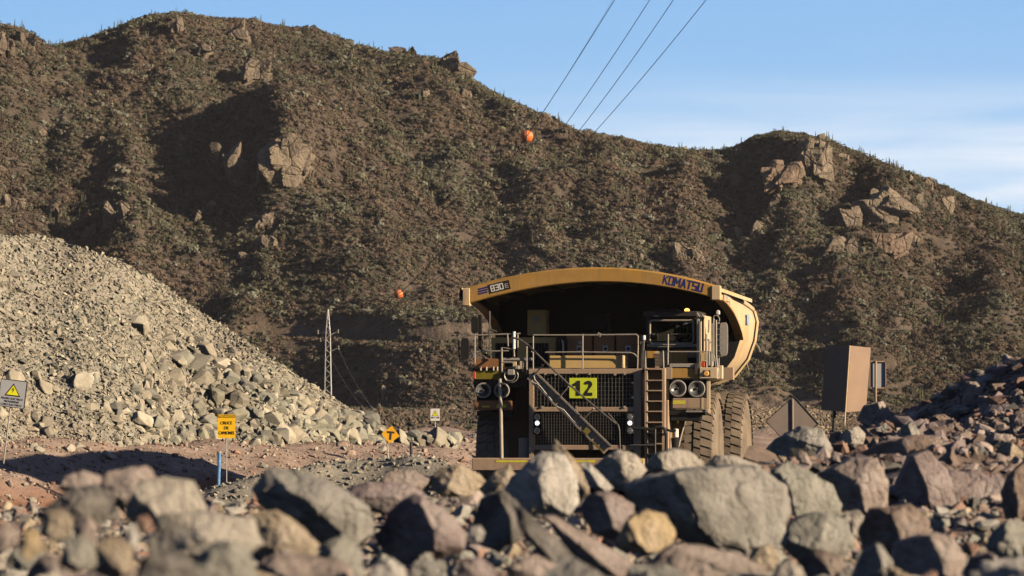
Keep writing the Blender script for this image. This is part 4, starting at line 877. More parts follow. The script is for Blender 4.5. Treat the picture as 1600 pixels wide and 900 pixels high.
# inner panel, suspension cylinder left of the grille, fender inner walls
A1 = [Lc(786, 590, .4), Lc(826, 590, .4), Lc(826, 716, .4), Lc(797, 716, .4), Lc(786, 650, .4)]
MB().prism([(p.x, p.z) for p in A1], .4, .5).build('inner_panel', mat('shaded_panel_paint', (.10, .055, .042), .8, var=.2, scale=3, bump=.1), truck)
MB().lathe([(Lc(815, 722, 0).z, .19), (Lc(815, 685, 0).z, .19), (Lc(815, 684, 0).z, .14)], 'z', (Lc(821, 700, .1).x, .1, 0), 16).build('suspension_cylinder', M['grey'], truck)
A1 = [Lc(1047, 660, .3), Lc(1071, 652, .3), Lc(1060, 700, .3), Lc(1048, 726, .3)]
fp = MB().prism([(p.x, p.z) for p in A1], .3, .38).build('fender_flap', M['yellow'], truck); mb = MB(); tb(mb, [(1071.5, 653), (1060, 698)], .27, .03, 6); mb.build('lit_flap_edge', M['rail'], fp)  # lit right edge of the flap given as a pale tube
c = Lc(1054, 700, -.2)
sc_ = MB().lathe([(Lc(0, 720, -.2).z, .05), (Lc(0, 695, -.2).z, .10), (Lc(0, 683, -.2).z, .12)], 'z', (Lc(1055, 700, -.2).x, -.2, 0), 14).build('suspension_cylinder', M['black'], truck)
MB().lathe([(Lc(0, 682, -.2).z, .075), (Lc(0, 670, -.2).z, .075), (Lc(0, 669, -.2).z, .04)], 'z', (Lc(1056, 700, -.2).x, -.2, 0), 14).build('cylinder_cap', M['white'], sc_)
# wheels
def wheel(x0, x1, yc, R, inner=False):
    wroot = empty('wheel', (0, 0, 0)); wroot.parent = truck
    sgn = 1 if x1 > 0 else -1; w_ = x1-x0; prof = []
    for a, rr_ in ((0, .56), (.0, .66), (.02, .78), (.05, .90), (.10, .965), (.18, .985), (.34, .99), (.5, .99), (.66, .99), (.82, .985), (.90, .965), (.95, .90), (.98, .78), (1, .66), (1, .56)): prof.append((x0+w_*a, R*rr_*.985))
    mb = MB(); mb.lathe(prof, 'x', (0, yc, R), 72); nl = 44
    for k in range(nl):        # tread blocks with deep gaps, angled; shoulders reach down the sidewall
        th = 2*PI*k/nl
        for side_ in (-1, 1):
            segs = [(.03, .30, .0), (.31, .47, .35)]
            for s0, s1, sk in segs:
                v = []
                for rr_ in (.955, 1.004):
                    for sfrac, dth in ((s0, 0), (s1, 1)):
                        xx = (x0+x1)/2+side_*(w_*.5-w_*s0 if dth == 0 else w_*.5-w_*s1)
                        rad_ = R*rr_*(1 if s0 > .1 or dth else .972)
                        sh = (.05 if dth == 0 else .0)+sk*.06*(1 if dth else 0)+(.5*2*PI/nl if side_ > 0 else 0)
                        for e in (-.40, .40): t2 = th+sh+e*2*PI/nl; v.append((xx, yc+rad_*math.cos(t2), R+rad_*math.sin(t2)))
                mb.add(v, [(0, 1, 3, 2), (4, 6, 7, 5), (0, 4, 5, 1), (2, 3, 7, 6), (0, 2, 6, 4), (1, 5, 7, 3)])
        # shoulder lug on the outer side
        xo = x1 if sgn > 0 else x0; v = []
        for rr_, ins in ((.88, -.004), (.975, .03)):
            for e in (-.36, .36):
                for o_ in (0, .05): t2 = th+e*2*PI/nl; v.append((xo-sgn*(ins+o_), yc+R*rr_*math.cos(t2), R+R*rr_*math.sin(t2)))
        mb.add(v, [(0, 1, 3, 2), (4, 6, 7, 5), (0, 4, 5, 1), (2, 3, 7, 6), (0, 2, 6, 4), (1, 5, 7, 3)])
    mb.build('tyre', M['tyre'], wroot)
    xo = x1 if sgn > 0 else x0; s = -sgn
    mb = MB(); mb.lathe([(xo+s*.02, R*.57), (xo+s*.0, R*.55), (xo+s*.06, R*.50), (xo+s*.30, R*.46), (xo+s*.34, R*.25), (xo+s*.18, R*.22), (xo+s*.12, R*.18), (xo+s*.12, .02)], 'x', (0, yc, R), 40)
    for k in range(18): th = 2*PI*k/18; mb.lathe([(xo+s*.30, .035), (xo+s*.25, .035)], 'x', (0, yc+R*.36*math.cos(th), R+R*.36*math.sin(th)), 6)
    mb.build('rim', M['rim'], wroot)
R_ = 1.76
wheel(2.20, 3.32, 2.2, R_); wheel(-3.28, -2.16, 2.2, R_)
wheel(2.38, 3.46, 8.5, R_); wheel(1.20, 2.26, 8.5, R_); wheel(-3.46, -2.38, 8.5, R_); wheel(-2.26, -1.20, 8.5, R_)
# deck and fenders
mb = MB(); zt = Lc(900, 574, 0).z; mb.box(-3.2, 3.35, -.35, 2.6, zt-.14, zt-.02); mb.box(-3.2, -1.7, -.2, .2, zt-.55, zt-.14); dk = mb.build('deck', M['dark'], truck)
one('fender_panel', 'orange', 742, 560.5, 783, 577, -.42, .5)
fo = one('fender_panel', 'olive', 743, 578.5, 783, 593, -.42, .5); tag(fo, 'shaded yellow fender panel over the left lamps')
one('fender_lamp', 'red', 738.5, 580, 743, 592.5, -.46, .06, fo, bev=.03)
for q in (751, 760, 771, 777): mb = MB(); tb(mb, [(q, 573), (q, 579)], -.46, .03, 6); mb.build('lug', M['rail'], fo)
one('deck_beam', 'grey', 783, 559, 832, 563.5, -.38, .2); one('deck_beam', 'dark', 783, 576, 832, 592, -.36, .3)
for q in ((801, 565, 807, 577), (812, 564, 817, 577)): one('deck_post', 'bodyyellow', *q, -.40, .12)
mb = MB(); c = Lc(806, 587, -.5)
for k, rr_ in enumerate((.16, .21)): mb.tube([Lc(797+9*k*.2+rr_*57*math.cos(t/10*PI*1.3-.5)*.9, 587+rr_*50*math.sin(t/10*PI*1.3-.5), -.5-.02*k) for t in range(11)], .013, 5)
mb.build('cable_loop', M['rail'], truck)
one('junction_box', 'grey', 793, 577, 803, 586, -.55, .15)
one('cabinet_foot', 'rail', 805, 571, 811, 577, -.5, .1)
# right fender
one('fender_panel', 'yellow', 1040, 575.5, 1094, 591, -.42, .5)
one('fender_hinge', 'brown', 1040, 574, 1050, 592.5, -.45, .05)
one('deck_beam', 'grey', 1046, 568, 1090, 574, -.44, .3); one('mount_block', 'dark', 1085, 568, 1091, 586, -.48, .1)
cn_ = MB(); a = Lc(1093, 592, -.5); b = Lc(1121, 574, -.5); cn_.box(a.x, b.x, -.5, .9, a.z, b.z, bev=.02); cno = cn_.build('fender_corner', M['bodyyellow'], truck)
one('lamp_recess', 'dark', 1099, 578.5, 1110, 588.5, -.507, .012, cno, 0)
c = Lc(1103.5, 583.5, -.51); MB().lathe([(-.03, .06), (-.01, .075), (.01, .08)], 'y', c, 18).build('turn_lamp', M['amber'], cno)
one('marker_lamp', 'red', 1095.5, 565, 1101, 573.5, -.45, .1)
one('step_bracket', 'bodyyellow', 1121, 571, 1128.5, 592, -.1, .3)
mb = MB(); bx(mb, 1104, 594, 1109.5, 646, -.42, .06); mb.build('lamp_guard', M['bodyyellow'], truck)
mb = MB(); tb(mb, [(1110, 605), (1121, 605)], -.2, .025, 6); mb.build('mirror_stub', M['dark'], truck)
# headlights
def headlight(px, py, rad_, lens='lamp'):
    c = Lc(px, py, -.40); h = MB().lathe([(.25, rad_*.75), (.06, rad_), (-.02, rad_), (-.03, rad_*.88), (.0, rad_*.80)], 'y', c, 32).build('headlight', M['grey'], truck, True)
    MB().lathe([(.03, rad_*.2), (.0, rad_*.5), (-.022, rad_*.78), (-.02, rad_*.80)], 'y', c, 32).build('reflector', M[lens], h, True)
    MB().lathe([(-.015, rad_*.16), (-.045, rad_*.13), (-.05, .01)], 'y', c, 12).build('bulb', M['dark'], h, True)
headlight(1059, 607, .235); headlight(1088.5, 607.5, .235); headlight(755, 610, .215, 'lens'); headlight(784, 610, .215, 'lens')
mb = MB(); bx(mb, 745, 594, 800, 628, -.14, .5); mb.build('lamp_housing', M['black'], truck); mb = MB(); bx(mb, 1045, 593, 1104, 626, -.14, .5); mb.build('lamp_housing', M['black'], truck)
lb = one('lower_fender_box', 'brown', 1051, 622, 1105, 638, -.42, .5); one('reflective_tape', 'tape', 1051.5, 625.5, 1071, 631.5, -.426, .004, lb, 0); one('fender_edge', 'bodyyellow', 1096, 621.5, 1099, 638.5, -.43, .05, lb, 0)
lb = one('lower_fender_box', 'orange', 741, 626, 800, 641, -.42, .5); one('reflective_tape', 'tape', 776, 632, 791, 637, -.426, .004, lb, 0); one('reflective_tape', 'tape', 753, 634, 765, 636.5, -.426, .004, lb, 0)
mb = MB(); bx(mb, 1046, 640, 1102, 649, -.35, .4); bx(mb, 1048, 648, 1095, 658, -.3, .4); mb.build('under_rail', M['black'], truck)
mb = MB(); bx(mb, 745, 642, 801, 650, -.35, .4); bx(mb, 750, 649, 785, 657, -.3, .4); mb.build('under_rail', M['black'], truck)
mb = MB(); tb(mb, [(1072, 643), (1104, 643)], -.4, .03, 6); bx(mb, 1102, 639, 1107, 645, -.45, .1); mb.build('tie_bar', M['rail'], truck)
mb = MB(); tb(mb, [(781, 592, -.5), (782.5, 640, -.6), (784, 717, -.95)], 0, .05, 10); mb.build('fender_strut', M['rail'], truck)
# hood box, cabinets, locker behind the deck rail
hb = MB(); a = Lc(858.5, 577, -.25); b = Lc(969.5, 555.5, -.25); hb.box(a.x, b.x, -.25, 1.0, a.z, b.z, bev=.015); hbo = hb.build('hood_box', M['hood'], truck)
one('lit_hood_edge', 'bodyyellow', 969, 555, 972.5, 577, -.28, 1.2, hbo)  # sunlit right edge of the hood box given as a paler strip
for i, (x0, x1) in enumerate(((885, 925), (927.5, 960), (962.5, 997))):
    cb = one('cabinet', 'rust', x0, 521, x1, 575, 1.4, .9, bev=.02); one('notice', 'white', (901, 942, 977)[i], 540, (909, 950, 986)[i], 550.5, 1.393, .005, cb, 0)
    if i == 0: one('notice', 'white', 904, 533, 909, 537.5, 1.393, .005, cb, 0)
    cq = Lc((901+909)/2 if i == 0 else ((942+950)/2 if i == 1 else (977+986)/2), 545, 1.39); MB().lathe([(-.003, .045), (.0, .045)], 'y', cq, 12).build('notice_mark', M['ink'], cb)
cb = one('louvred_cabinet', 'hood', 768, 527, 869, 576, 1.2, .8, bev=.02)
for x0, x1 in ((774, 808), (826, 857)):
    mb = MB(); bx(mb, x0, 536, x1, 573, 1.19, .02, 0); mb.build('louvre_opening', M['black'], cb)
    mb = MB()
    for k in range(7): q = x0+2+(x1-x0-4)*k/6; bx(mb, q-.5, 537, q+.5, 572, 1.17, .02, 0)
    mb.build('louvre', M['dark'], cb)
lk = one('locker', 'hood', 824, 484, 853, 524, 2.2, .6, bev=.02); one('locker_sticker', 'grey', 834, 495, 843, 502, 2.19, .006, lk, 0)
one('intake_box', 'black', 911, 490, 949, 517, 2.2, .7, bev=.02)
dr = one('exhaust_drum', 'black', 871, 525, 884, 556, .9, .4, bev=.08); mb = MB(); tb(mb, [(878, 531), (880, 538), (880, 552)], .85, .02, 6); mb.build('drum_strap', M['white'], dr)
# deck rails
def rail(name, specs, m='rail', r_=.020):
    mb = MB()
    for s in specs: tb(mb, s, -.42, r_, 7)
    return mb.build(name, M[m], truck)
rail('handrail', [[(833, 523.5), (915, 523.5), (994, 522.5), (997, 525), (997, 540), (996, 577)], [(852, 550.5), (905, 550), (985, 551), (991, 553), (996, 558)], [(910.5, 522), (910.5, 577)], [(833, 525), (833, 577)], [(830, 549), (833, 551)], [(933, 524), (935, 520), (939, 522), (937, 526)]])
rail('handrail', [[(716, 526), (740, 524), (790, 522), (813, 521)], [(740, 549.5), (795, 548)], [(742, 506), (742, 568)], [(809, 520), (809, 543)], [(823, 541), (823, 585)], [(793, 521), (794, 541)]])
rail('handrail', [[(784, 583), (784, 543), (803, 545.5), (803.5, 557)], [(784, 566), (801, 566)], [(784, 581), (795, 582)], [(803, 520), (803, 545)]], 'rail', .026)
rail('handrail', [[(716, 526), (716.5, 545), (718, 565), (738, 563)], [(716, 545), (722, 544)], [(738, 549), (740, 560)], [(765, 486), (765, 552)], [(765, 515), (776, 518)]], 'darkrail', .024)
rail('grab_post', [[(803, 518), (803, 545)]], 'white', .05)
mb = MB(); bx(mb, 747, 492, 752.5, 545, -.3, .12); tb(mb, [(750, 542), (757, 553), (766, 559)], -.3, .04, 6); mb.build('mirror_post', M['black'], truck)
def mirror(px0, py0, px1, py1, m, yf=-.5):
    a = Lc(px0, py1, yf); b = Lc(px1, py0, yf); mb = MB(); n = 14; P_ = []
    cx_, cz__, hx_, hz_ = (a.x+b.x)/2, (a.z+b.z)/2, (b.x-a.x)/2, (b.z-a.z)/2
    for k in range(n): th = 2*PI*k/n; c_, s_ = math.cos(th), math.sin(th); P_.append((cx_+hx_*math.copysign(abs(c_)**.45, c_), cz__+hz_*math.copysign(abs(s_)**.45, s_)))
    mb.prism(P_, yf, yf+.09); return mb.build('mirror', M[m], truck)
mirror(720, 528, 732.5, 562, 'black'); mirror(736, 495, 747, 521, 'black')
# cab
cab = empty('cab', (0, 0, 0)); cab.parent = truck
Y0 = .35
def cbx(name, m, *q, yf=Y0, dep=.1, bev=.012, par=cab): return one(name, m, *q, yf, dep, par, bev)
mb = MB(); a = Lc(1010, 548, Y0); b = Lc(1089, 489, Y0)
z0, z1, x0, x1 = a.z, b.z, a.x, b.x
mb.box(x0, x0+.10, Y0, 2.2, z0, z1); mb.box(x1-.10, x1, Y0, 2.2, z0, z0+.3); mb.box(x1-.08, x1, Y0, Y0+.1, z0, z1); mb.box(x1-.08, x1, 2.1, 2.2, z0, z1)
mb.box(x0+.1, x1-.1, 2.1, 2.2, z0, z1); mb.box(x0, x1, Y0, 2.2, z0-.06, z0); mb.build('cab_shell', M['dark'], cab)
mb = MB(); mb.box(x0-.08, x1+.03, Y0-.12, 2.3, Lc(0, 499, Y0).z, Lc(0, 490, Y0).z, bev=.03); mb.build('cab_roof', M['dark'], cab)
mb = MB(); a = Lc(1020, 490, .6); b = Lc(1058, 484, .6); mb.box(a.x, b.x, .6, 1.6, a.z, b.z+.02, bev=.03); ac = mb.build('air_conditioner', M['dark'], cab)
cbx('cooler_corner', 'white', 1054.5, 489, 1060, 493.5, yf=.5, dep=.12, par=ac)
for q in (1025,): cbx('roof_lamp', 'grey', q-4, 492.5, q+4, 495, yf=.2, dep=.1)
bc = Lc(1073.5, 491.5, .6); be = MB().lathe([(bc.z-.02, .07), (bc.z+.05, .075)], 'z', (bc.x, .6, 0), 14).build('beacon_base', M['dark'], cab)
MB().lathe([(bc.z+.052, .07), (bc.z+.14, .07), (bc.z+.17, .03)], 'z', (bc.x, .6, 0), 14).build('beacon', M['amberlit'], cab)
def rrect(px0, py0, px1, py1, rr_, yf):
    P_ = []
    for cx_, cy_, a0 in ((px1-rr_, py0+rr_, -90), (px1-rr_, py1-rr_, 0), (px0+rr_, py1-rr_, 90), (px0+rr_, py0+rr_, 180)):
        for k in range(5): th = math.radians(a0+k*22.5); P_.append(Lc(cx_+rr_*math.cos(th), cy_+rr_*math.sin(th), yf))
    return P_
mb = MB(); mb.tube(rrect(1015.5, 500.5, 1083.5, 536.5, 4, Y0-.02), .028, 8, closed=True); wf = mb.build('windshield_frame', M['rail'], cab)
P_ = rrect(1015.5, 500.5, 1083.5, 536.5, 4, Y0); MB().prism([(p.x, p.z) for p in P_], Y0, Y0+.012).build('windshield', M['glass'], cab)
mb = MB(); tb(mb, [(1048, 522), (1100, 522)], .1, .018, 6); tb(mb, [(1012, 533), (1034, 533)], .1, .014, 6); mb.build('guard_bar', M['darkrail'], cab)
cbx('window_ledge', 'grey', 1011, 537.5, 1088, 542.5, yf=Y0-.2, dep=.25)
cbx('ledge_strip', 'rail', 1011, 537.6, 1088, 539.2, yf=Y0-.24, dep=.04)
cbx('lower_band', 'dark', 1008, 543, 1090, 548.5, yf=Y0-.06, dep=.5)
cbx('lower_panel', 'yellow', 1010, 548.5, 1023, 560, yf=Y0-.1, dep=.3); cbx('lower_panel', 'dark', 1010, 560, 1023, 575, yf=Y0, dep=.3)
lp = cbx('louvred_panel', 'bodyyellow', 1023, 548.5, 1050, 575, yf=Y0-.1, dep=.3)
mb = MB()
for k in range(9): bx(mb, 1024, 552+k*2.3, 1049, 552.7+k*2.3, Y0-.125, .02, 0)
mb.build('louvre', M['brown'], lp)
cbx('lower_panel', 'yellow', 1050, 548.5, 1074.5, 569, yf=Y0-.1, dep=.3); cbx('lower_panel', 'brown', 1074.5, 548.5, 1089, 559, yf=Y0-.1, dep=.3); cbx('opening', 'black', 1074.5, 559, 1089, 569, yf=Y0, dep=.3)
# front rail of the cab platform
def crail(specs, m='rail', r_=.02, n='platform_rail'):
    mb = MB()
    for s in specs: tb(mb, s, -.42, r_, 7)
    return mb.build(n, M[m], cab)
crail([[(1044, 522), (1043.5, 570)], [(1044, 549.5), (1085, 549.5), (1108, 549.5), (1114, 551), (1117, 560), (1120, 585)], [(1036, 548), (1037, 576)], [(1100, 531), (1108, 531), (1110, 536)], [(1008, 549), (1009, 577)], [(1000, 535), (1008, 533)]])
crail([[(1006, 525), (1003, 560), (1003, 576)], [(1006, 527), (1004, 576)], [(1000, 537), (1006, 533)], [(1008, 548), (1007, 578)]], 'darkrail', .03)
mb = MB(); tb(mb, [(1006, 524), (1006, 531)], -.42, .05, 8); mb.build('rail_cap', M['white'], cab)
mb = MB(); bx(mb, 1088.5, 498, 1092.5, 592, -.30, .10); mb.build('cab_corner_post', M['rail'], cab)
mb = MB(); P4 = [(1094, 498), (1100, 494), (1101, 535), (1095, 560)]; bx(mb, 1093.5, 494, 1096, 575, -.1, .5); bx(mb, 1099, 493, 1101, 560, -.05, 1.6); mb.build('cab_door', M['bodyyellow'], cab)
mb = MB(); bx(mb, 1096.4, 500, 1098.6, 530, .1, .03, 0); mb.build('door_window', M['lens'], cab)
mb = MB(); tb(mb, [(1089, 489), (1093, 495)], -.2, .02, 6); tb(mb, [(1097, 491), (1101, 497)], -.2, .02, 6); mb.build('antenna', M['grey'], cab)
cbx('hi_vis_strip', 'tape', 1101, 551, 1104, 563, yf=-.2, dep=.05)
cbx('door_panel', 'bodyyellow', 1094, 551, 1102.5, 565, yf=-.1, dep=.05)
cbx('side_locker', 'grey', 1105, 551, 1112, 572, yf=0, dep=.5)
crail([[(1104, 522), (1104, 575)], [(1112, 505), (1112, 575)], [(1115, 498), (1115, 565)], [(1108, 530), (1108, 570)], [(1119, 500), (1119, 555), (1123, 590)], [(1107, 520), (1108, 500)]], 'rail', .024)
crail([[(1117, 500), (1114.5, 497), (1116, 493), (1121, 493), (1124, 497), (1124, 502)]], 'rail', .014)
cbx('work_light', 'white', 1118.5, 484.5, 1124.5, 492.5, yf=-.3, dep=.12, bev=.03)
mb = MB(); P_ = []
bx(mb, 1121.5, 503, 1124, 572, 0, .05)
for k in range(7): bx(mb, 1120, 505+k*8.5, 1130, 506+k*8.5, -.05, .04, 0)
mb.build('side_rack', M['grey'], cab)
mirror(1124.5, 503.5, 1137, 556, 'grey', -.05)
# inside the cab: seat, wheel, driver
sx0 = Lc(1066, 530, .9).x; sz0 = Lc(1066, 536, .9).z
mb = MB(); mb.box(sx0-.25, sx0+.25, 1.45, 1.6, sz0-.1, sz0+.62, bev=.05); mb.box(sx0-.25, sx0+.25, 1.0, 1.5, sz0-.18, sz0-.02, bev=.04); mb.build('seat', M['black'], cab)
mb = MB(); mb.tube([(sx0+.2*math.cos(k/12*2*PI), .78+.05*math.sin(k/12*2*PI), sz0+.05+.17*math.sin(k/12*2*PI)) for k in range(12)], .015, 6, closed=True); mb.tube([(sx0, .78, sz0+.05), (sx0, .6, sz0-.2)], .02, 6); mb.build('steering_wheel', M['dark'], cab)
mb = MB(); bx(mb, 1018, 533, 1082, 540, .5, .35); mb.build('dashboard', M['dark'], cab)
# ---- body
bodyr = empty('dump_body', (0, 0, 0)); bodyr.parent = truck
TOP = [(724, 450.5), (745, 444), (790, 433), (850, 423), (890, 419), (930, 417.5), (970, 418.5), (1010, 422), (1060, 430.5), (1095, 439), (1124, 447.5)]
BOT = [(724, 477), (745, 470.5), (790, 459), (850, 447.5), (890, 443), (930, 441), (970, 441.5), (1010, 444.5), (1060, 452.5), (1095, 460.5), (1124, 468.5)]
YL = -.6
tp = [Lc(*p, YL) for p in TOP]; bt = [Lc(*p, YL) for p in BOT]
def resamp(P_, n=41):
    xs = np.array([p.x for p in P_]); zs = np.array([p.z for p in P_]); q = np.polyfit(xs, zs, 4); X_ = np.linspace(xs[0], xs[-1], n); return X_, np.polyval(q, X_)
XT, ZT = resamp(tp); XB, ZB = resamp(bt); XB = XT; n_ = len(XT)
v = []; f = []
for i in range(n_): v += [(XT[i], YL+.02, ZT[i]), (XT[i], YL-.03, ZT[i]-.045), (XT[i], YL-.03, ZB[i]+.03), (XT[i], YL, ZB[i]), (XT[i], YL+.22, ZB[i]+.01), (XT[i], YL+.22, ZT[i]-.03)]
for i in range(n_-1):
    for k in range(6): a = i*6; f.append((a+k, a+(k+1) % 6, a+6+(k+1) % 6, a+6+k))
f += [tuple(range(6)), tuple(reversed(range((n_-1)*6, n_*6)))]
lip = mesh_obj('canopy_lip', v, f, M['yellow'], bodyr); 
for px0, px1 in ((723, 734), (1112, 1125.5)):
    a = Lc(px0, 478 if px0 < 800 else 469, YL-.05); b = Lc(px1, 450 if px0 < 800 else 446, YL-.05); MB().box(a.x, b.x, YL-.07, YL+.25, a.z, b.z, bev=.02).build('lip_end_cap', M['bodyyellow'], lip)
# canopy sheet back to the body
v = []; f = []; ys = [YL+.1, 1, 3, 5, 6.4]
for j, yy in enumerate(ys):
    for i in range(n_):
        kx = XT[i]/3.5; v.append((XT[i]*(1+.012*j), yy, ZT[i]-.04-.02*yy)); 
for j, yy in enumerate(ys):
    for i in range(n_): v.append((XT[i]*(1+.012*j), yy, ZT[i]-.14-.02*yy))
o1 = len(ys)*n_
for j in range(len(ys)-1):
    for i in range(n_-1):
        a = j*n_+i; f.append((a, a+1, a+1+n_, a+n_)); f.append((o1+a, o1+a+n_, o1+a+1+n_, o1+a+1))
for j in range(len(ys)-1):
    for i in (0, n_-1): a = j*n_+i; f.append((a, a+n_, o1+a+n_, o1+a))
mesh_obj('canopy', v, f, M['bodyyellow'], bodyr)
mb = MB()
for i in range(4, n_-2, 6): mb.box(XT[i]-.06, XT[i]+.06, -.3, 6.2, ZT[i]-.34, ZT[i]-.16)
mb.build('canopy_rib', M['dark'], bodyr)
# side walls with curved lower edge (both sides), flanged
EDGE = [(-.4, 6.02), (.8, 6.03), (1.8, 5.96), (2.7, 5.86), (3.6, 5.74), (4.4, 5.58), (5.1, 5.42), (5.8, 5.2), (6.15, 5.02)]
for s in (-1, 1):
    X0 = 3.50*s; v = []; f = []
    for (yy, zz) in EDGE:
        zt_ = 6.34-.03*yy-(.06 if yy > 3.6 else 0); v += [(X0, yy, zz), (X0+s*.06, yy, zz), (X0+s*.06, yy, zt_), (X0, yy, zt_)]
    for i in range(len(EDGE)-1):
        for k in range(4): a = i*4; f.append((a+k, a+(k+1) % 4, a+4+(k+1) % 4, a+4+k))
    wg = mesh_obj('side_wing', v, f, M['bodyyellow'], bodyr)
    v = [(X0-s*.012*q, yy, zz+.03 if k == 0 else 6.28-.05*yy) for q in (.5, 1) for k in (0, 1) for yy, zz in EDGE]; e_ = len(EDGE); f = []
    for i in range(e_-1): f += [(i, i+1, e_+i+1, e_+i), (2*e_+i, 3*e_+i, 3*e_+i+1, 2*e_+i+1), (i, 2*e_+i, 2*e_+i+1, i+1), (e_+i, e_+i+1, 3*e_+i+1, 3*e_+i)]
    mesh_obj('wing_shade', v, f, M['black'], wg)  # black plate added inside the wing to give its deep shade
    v = []; f = []
    for (yy, zz) in EDGE: v += [(X0-s*.16, yy-.02, zz-.03), (X0+s*.08, yy-.02, zz-.03), (X0+s*.08, yy, zz+.02), (X0-s*.16, yy, zz+.02)]
    for i in range(len(EDGE)-1):
        for k in range(4): a = i*4; f.append((a+k, a+(k+1) % 4, a+4+(k+1) % 4, a+4+k))
    f += [(0, 1, 2, 3), tuple(range(len(v)-4, len(v)))]
    mesh_obj('wing_flange', v, f, M['yellow'], bodyr)
# box of the body
SEC = [(6.15, [(3.5, 6.08), (3.55, 5.6), (3.5, 5.05), (3.32, 4.5), (3.0, 4.08), (2.4, 3.80), (1.2, 3.7), (0, 3.7)], 0),
       (8.0, [(3.5, 6.0), (3.57, 5.6), (3.54, 5.05), (3.34, 4.5), (2.98, 4.02), (2.4, 3.78), (1.2, 3.68), (0, 3.68)], 0),
       (9.6, [(3.48, 5.92), (3.57, 5.6), (3.5, 5.05), (3.30, 4.5), (2.9, 4.0), (2.4, 3.80), (1.2, 3.7), (0, 3.7)], 0),
       (10.8, [(3.2, 5.6), (3.35, 5.3), (3.28, 4.9), (3.1, 4.55), (2.8, 4.25), (2.3, 4.05), (1.2, 3.95), (0, 3.95)], 0)]
v = []; f = []
for yy, S_, _ in SEC:
    ring = [(x_, z_) for x_, z_ in S_]+[(-x_, z_) for x_, z_ in reversed(S_[:-1])]
    inner = [(x_*.96, max(z_, S_[-1][1]+.12)) for x_, z_ in reversed(ring)]
    for x_, z_ in ring+inner: v.append((x_, yy, z_))
m_ = len(v)//len(SEC)
for j in range(len(SEC)-1):
    for k in range(m_): a = j*m_+k; b = j*m_+(k+1) % m_; f.append((a, b, b+m_, a+m_))
bo = mesh_obj('body_box', v, f, M['bodyyellow'], bodyr, True)
ARC = [(XT[i]*.99, ZT[i]-.06-.02*6.2) for i in range(n_-1, -1, -2)]
fw = [(-3.5, 6.1), (-3.5, 5.05), (-3.3, 4.5), (-3, 4.1), (-2.4, 3.8), (2.4, 3.8), (3, 4.1), (3.3, 4.5), (3.5, 5.05), (3.5, 6.1)]+ARC
v = []
for x_, z_ in fw: t_ = max((6.1-z_)/2.3, 0); v.append((x_, 6.05+.1*t_, z_))
for x_, z_ in fw: t_ = max((6.1-z_)/2.3, 0); v.append((x_, 6.20+.1*t_, z_))
n2 = len(fw); f = [tuple(range(n2)), tuple(reversed(range(n2, 2*n2)))]+[(i, (i+1) % n2, n2+(i+1) % n2, n2+i) for i in range(n2)]
mesh_obj('front_wall', v, f, M['black'], bodyr)  # black colour stands in for the shade under the canopy
mb = MB()
for s in (-1, 1):
    mb.tube([(3.50*s, 6.1, 6.12), (3.50*s, 8, 6.03), (3.48*s, 9.6, 5.95), (3.2*s, 10.8, 5.62)], .075, 8)
mb.build('top_rail', M['bodyyellow'], bodyr)
for s in (-1, 1):
    for yy, S_ in ((9.62, SEC[2][1]), (10.7, SEC[3][1])): MB().tube([(s*(x_+.05), yy, z_-.02) for x_, z_ in S_[:-1]], .06, 6).build('body_rib', M['bodyyellow'], bodyr)
mb = MB(); mb.box(3.57, 3.60, .9, 2.6, 6.0, 6.28); mb.box(3.545, 3.575, 2.6, 3.2, 5.85, 6.25); mb.build('side_plate', M['bodyyellow'], bodyr)
mb = MB(); a = Lc(1122, 592, 5); mb.box(3.0, 3.4, 5.0, 5.4, 3.85, 4.2); mb.build('body_bracket', M['brown'], bodyr)
mb = MB(); mb.tube([(3.25, 9.7, 4.6), (3.3, 10.2, 4.2), (3.0, 10.4, 3.9)], .02, 5); mb.tube([(3.5, 10, 5.0), (3.62, 10.1, 4.85), (3.66, 10.1, 4.7)], .02, 5); mb.build('hanging_hose', M['rail'], bodyr)
# faded blue marks on the body side
mb = MB(); mb.box(3.604, 3.607, 1.1, 1.35, 6.08, 6.22); mb.box(3.604, 3.607, 1.5, 1.9, 6.05, 6.2); mb.box(3.592, 3.60, 6.9, 7.6, 5.45, 5.75)
mb.build('side_marking', mat('faded_blue', (.30, .36, .46), .6, var=.4, scale=9, bump=0), bodyr)
# lettering on the lip
def zlip(x_): return float(np.interp(x_, XT, (ZT+ZB)/2))
def on_lip(body, px, size, m, width, bold, dz=0., name='lettering', par=lip, fat=0.):
    c = Lc(px, 450, YL-.04); s_ = (zlip(c.x+.2)-zlip(c.x-.2))/.4
    t_ = text(name, body, size, (c.x, YL-.045, zlip(c.x)+dz), m, par, width=width, bold=bold, rot=-math.atan(s_), fat=fat); return t_

